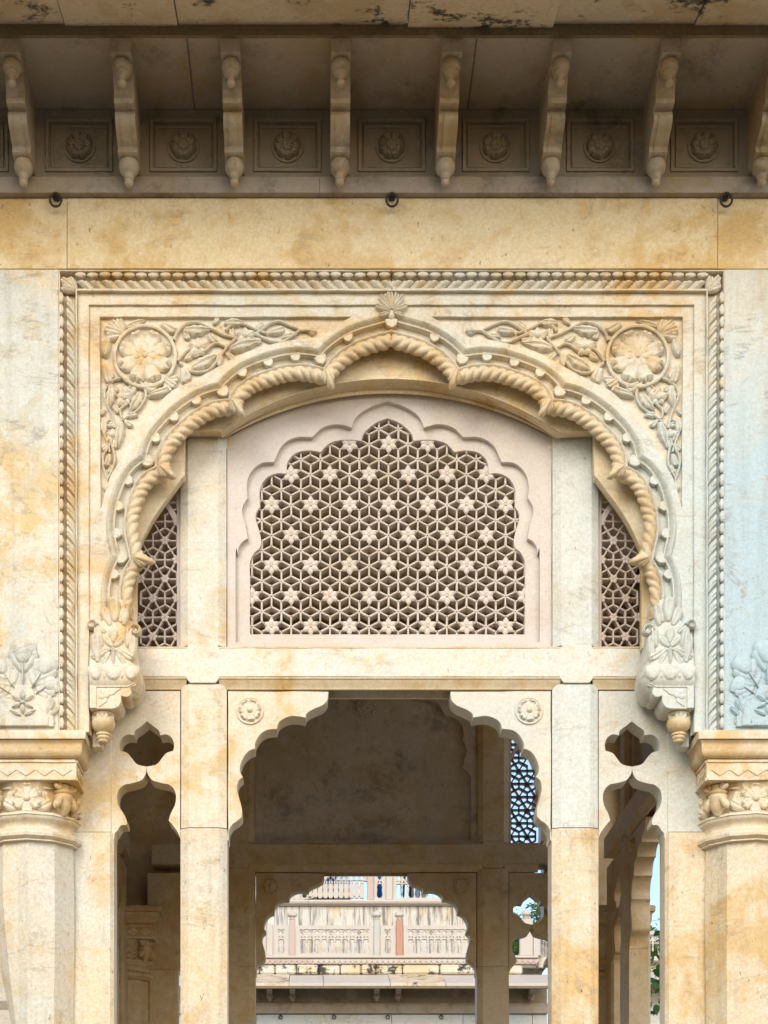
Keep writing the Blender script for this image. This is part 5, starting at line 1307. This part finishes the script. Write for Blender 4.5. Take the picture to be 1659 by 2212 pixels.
# ------------------------------------------------------------------ visitors on the upper terrace
def person(x, Y, z, h, top, low, label, skirt=False):
    t = thing('person', label, 'person', (x, Y, z))
    J = [(0, 0, .53), (0, 0, .62), (0, 0, .72), (0, 0, .81), (0, 0, .86), (0, -.01, .92), (0, -.01, .985),
         (.05, 0, .50), (.055, 0, .28), (.055, .01, .04), (.055, -.06, .015), (-.05, 0, .50), (-.055, 0, .28), (-.055, .01, .04), (-.055, -.06, .015),
         (.10, 0, .81), (.13, 0, .65), (.12, -.05, .50), (-.10, 0, .81), (-.13, 0, .65), (-.12, -.05, .50)]
    E = [(0, 1), (1, 2), (2, 3), (3, 4), (4, 5), (5, 6), (0, 7), (7, 8), (8, 9), (9, 10), (0, 11), (11, 12), (12, 13), (13, 14), (3, 15), (15, 16), (16, 17), (3, 18), (18, 19), (19, 20)]
    R = [.085, .078, .092, .075, .035, .055, .035, .06, .042, .028, .022, .06, .042, .028, .022, .042, .030, .02, .042, .030, .02]
    if skirt: R[8] = R[12] = .085; R[9] = R[13] = .10
    me = bpy.data.meshes.new('person'); me.from_pydata([(a * h, b * h, c * h) for a, b, c in J], E, [])
    ob = bpy.data.objects.new('person', me); col.objects.link(ob)
    md = ob.modifiers.new('skin', 'SKIN'); sb = ob.modifiers.new('sub', 'SUBSURF'); sb.levels = sb.render_levels = 1
    for i, v in enumerate(me.skin_vertices[0].data): v.radius = (R[i] * h, R[i] * h * 0.85); v.use_root = (i == 0)
    m2 = bpy.data.meshes.new_from_object(ob.evaluated_get(bpy.context.evaluated_depsgraph_get()))
    bpy.data.objects.remove(ob)
    m2.materials.clear()
    for c_, n_ in ((top, 'top_cloth'), (low, 'lower_cloth'), ((0.22, 0.11, 0.06), 'skin'), ((0.012, 0.010, 0.009), 'hair')):
        m2.materials.append(cached((n_, c_), lambda: plain(n_, c_, tuple(v * 0.8 for v in c_), 12, 0.8)))
    for p in m2.polygons:
        cz = p.center.z / h; cx = abs(p.center.x) / h
        p.material_index = 3 if cz > .955 or (cz > .90 and p.center.y > 0.0) else (2 if cz > .845 or (cx > .10 and cz < .60 and cz > .44) or cz < .03 else (0 if cz > .52 else 1))
    shade(m2, 80)
    add('body', m2, t, Matrix.Translation((x, Y, z)))
    return t
YP_ = YG + YU + 0.55; zp = zu0 + 0.004
px_p = lambda px: wx(px, YP_)
for a in ((878, (0.75, 0.76, 0.80), (0.02, 0.02, 0.03), 'visitor in white shirt and dark trousers behind the upper palace railing', False),
          (818, (0.03, 0.22, 0.62), (0.03, 0.22, 0.62), 'visitor in bright blue robe behind the upper palace railing', True),
          (714, (0.01, 0.05, 0.16), (0.01, 0.05, 0.16), 'visitor in navy blue dress behind the upper palace railing', True),
          (739, (0.45, 0.62, 0.74), (0.30, 0.50, 0.66), 'visitor in pale blue dress behind the upper palace railing', True),
          (906, (0.30, 0.48, 0.72), (0.36, 0.52, 0.70), 'visitor in light blue clothes beside the white-shirted one on the terrace', True)):
    person(px_p(a[0]), YP_, zp, 1.68, a[1], a[2], a[3], a[4])

# ------------------------------------------------------------------ trees
def leaf_mat(name, c1, c2):
    m, nt, b = new_mat(name); g = G(nt)
    oi = g.n('ShaderNodeObjectInfo'); geo = g.n('ShaderNodeNewGeometry')
    n = g.noise(geo.outputs['Position'], 3.0, 3)
    g.lk(g.mix(g.ramp(n, 0.35, 0.65), c1, c2), b.inputs['Base Color']); b.inputs['Roughness'].default_value = 0.5
    tr = g.n('ShaderNodeBsdfTranslucent'); tr.inputs[0].default_value = (*c2, 1)
    mx = g.n('ShaderNodeMixShader'); mx.inputs[0].default_value = 0.25
    out = [x for x in nt.nodes if x.type == 'OUTPUT_MATERIAL'][0]
    g.lk(b.outputs[0], mx.inputs[1]); g.lk(tr.outputs[0], mx.inputs[2]); g.lk(mx.outputs[0], out.inputs[0])
    return m
M['leaf'] = leaf_mat('tree_leaf', (0.045, 0.11, 0.02), (0.10, 0.17, 0.035))
M['leaf_dark'] = leaf_mat('creeper_leaf', (0.03, 0.10, 0.02), (0.07, 0.16, 0.03))
M['bark'] = plain('bark', (0.10, 0.07, 0.05), (0.18, 0.13, 0.09), 20, 0.9, 0.6)
def tree(x, Y, zb, zt, R, label, n=2600, ls=0.10, seed=1):
    r = np.random.default_rng(seed); t = thing('tree', label, 'tree', (x, Y, 0), 'trees beyond the palace')
    H = zt - zb; cz = zb + H * 0.55
    tr = add('trunk', tube('trunk', [(x, Y, 0), (x + .05, Y, zb * 0.6), (x - .05, Y, zb + H * .3), (x, Y, zb + H * .7)], [0.2, 0.16, 0.12, 0.03], 'bark', 8), t)
    cl = []
    for k in range(26):
        d = r.normal(size=3); d /= np.linalg.norm(d); q = np.array([x, Y, cz]) + d * np.array([R, R, H * .5]) * r.uniform(.35, 1.0)
        cl.append(q)
        if k < 12: add('limb', tube('limb', [(x, Y, zb + H * .25), tuple((np.array([x, Y, zb + H * .3]) + q) / 2 + np.array([0, 0, .1])), tuple(q)], [.06, .035, .012], 'bark', 5), t)
    vs, fs = [], []
    for i in range(n):
        c = cl[r.integers(len(cl))] + r.normal(size=3) * R * 0.17
        a = r.normal(size=3); a /= np.linalg.norm(a); b = np.cross(a, r.normal(size=3)); b /= np.linalg.norm(b); L = ls * r.uniform(.6, 1.3)
        k = len(vs); vs += [tuple(c - a * L), tuple(c + b * L * .4), tuple(c + a * L), tuple(c - b * L * .4)]; fs.append((k, k + 1, k + 2, k + 3))
    me = mesh('crown', vs, fs, 'leaf', 0)
    add('crown', me, t)
tree(wx(1165, 44), 44, wz(2080, 44), wz(1962, 44), 0.95, 'leafy tree above the palace corner, seen through the right cutout', 2400, 0.09, 3)
tree(wx(1112, 46), 46, wz(2080, 46), wz(1985, 46), 0.7, 'low leafy tree left of the palace corner post', 1200, 0.09, 4)
tree(wx(688, 50), 50, wz(2000, 50), wz(1895, 50), 0.9, 'green tree behind the upper palace railing', 1800, 0.10, 5)
tree(wx(1425, 48), 48, wz(2100, 48), wz(2016, 48), 1.6, 'dark green tree behind the railing of the palace wing', 3000, 0.12, 6)
# leafy creeper branch close behind the right pilaster
YL = 9.0
tl = thing('leafy_branch', 'leafy green sapling with a bare twig behind the right pilaster', 'plant', (wx(1436, YL), YL, 0))
st = [(wx(1437, YL), YL, 0.0), (wx(1440, YL), YL, wz(2300, YL)), (wx(1436, YL), YL, wz(2200, YL)), (wx(1430, YL), YL, wz(2100, YL)), (wx(1434, YL), YL, wz(2010, YL))]
add('stem', tube('stem', crv(st, 5), list(np.linspace(.035, .008, 21)), 'bark', 6), tl)
tw = [(1436, 2000), (1428, 1990), (1421, 1983)]
add('twig', tube('twig', [(wx(a, YL), YL, wz(b, YL)) for a, b in crv(tw, 4)], .004, 'bark', 5), tl)
add('twig', tube('twig', [(wx(a, YL), YL, wz(b, YL)) for a, b in ((1426, 1987), (1412, 1988), (1400, 1994))], .003, 'bark', 5), tl)
vs, fs = [], []
for i in range(9):
    t_ = i / 8; w = 0.36 * math.sin(math.pi * t_ ** 0.8)
    for s2 in (-1, 0, 1): vs.append((t_, s2 * max(w, .005), -0.22 * t_ * t_ + 0.10 * abs(s2) * w))
for i in range(8):
    for j in range(2): fs.append((i * 3 + j, (i + 1) * 3 + j, (i + 1) * 3 + j + 1, i * 3 + j + 1))
lm = mesh('leaf', vs, fs, 'leaf_dark', 60)
r = np.random.default_rng(11)
for i in range(95):
    px, py = r.uniform(1392, 1446), r.choice([r.uniform(2050, 2190), r.uniform(2085, 2180), r.uniform(2010, 2045)])
    if py < 2046: px = r.uniform(1424, 1446)
    Yl = YL + r.uniform(-.35, .35)
    m_ = Matrix.Translation((wx(px, Yl), Yl, wz(py, Yl))) @ Matrix.Rotation(r.uniform(0, 6.28), 4, 'Z') @ Matrix.Rotation(r.uniform(-.3, 1.1), 4, 'Y') @ Matrix.Rotation(r.uniform(-.8, .8), 4, 'X') @ Matrix.Scale(r.uniform(.07, .13), 4)
    add('leaf', lm, tl, m_)
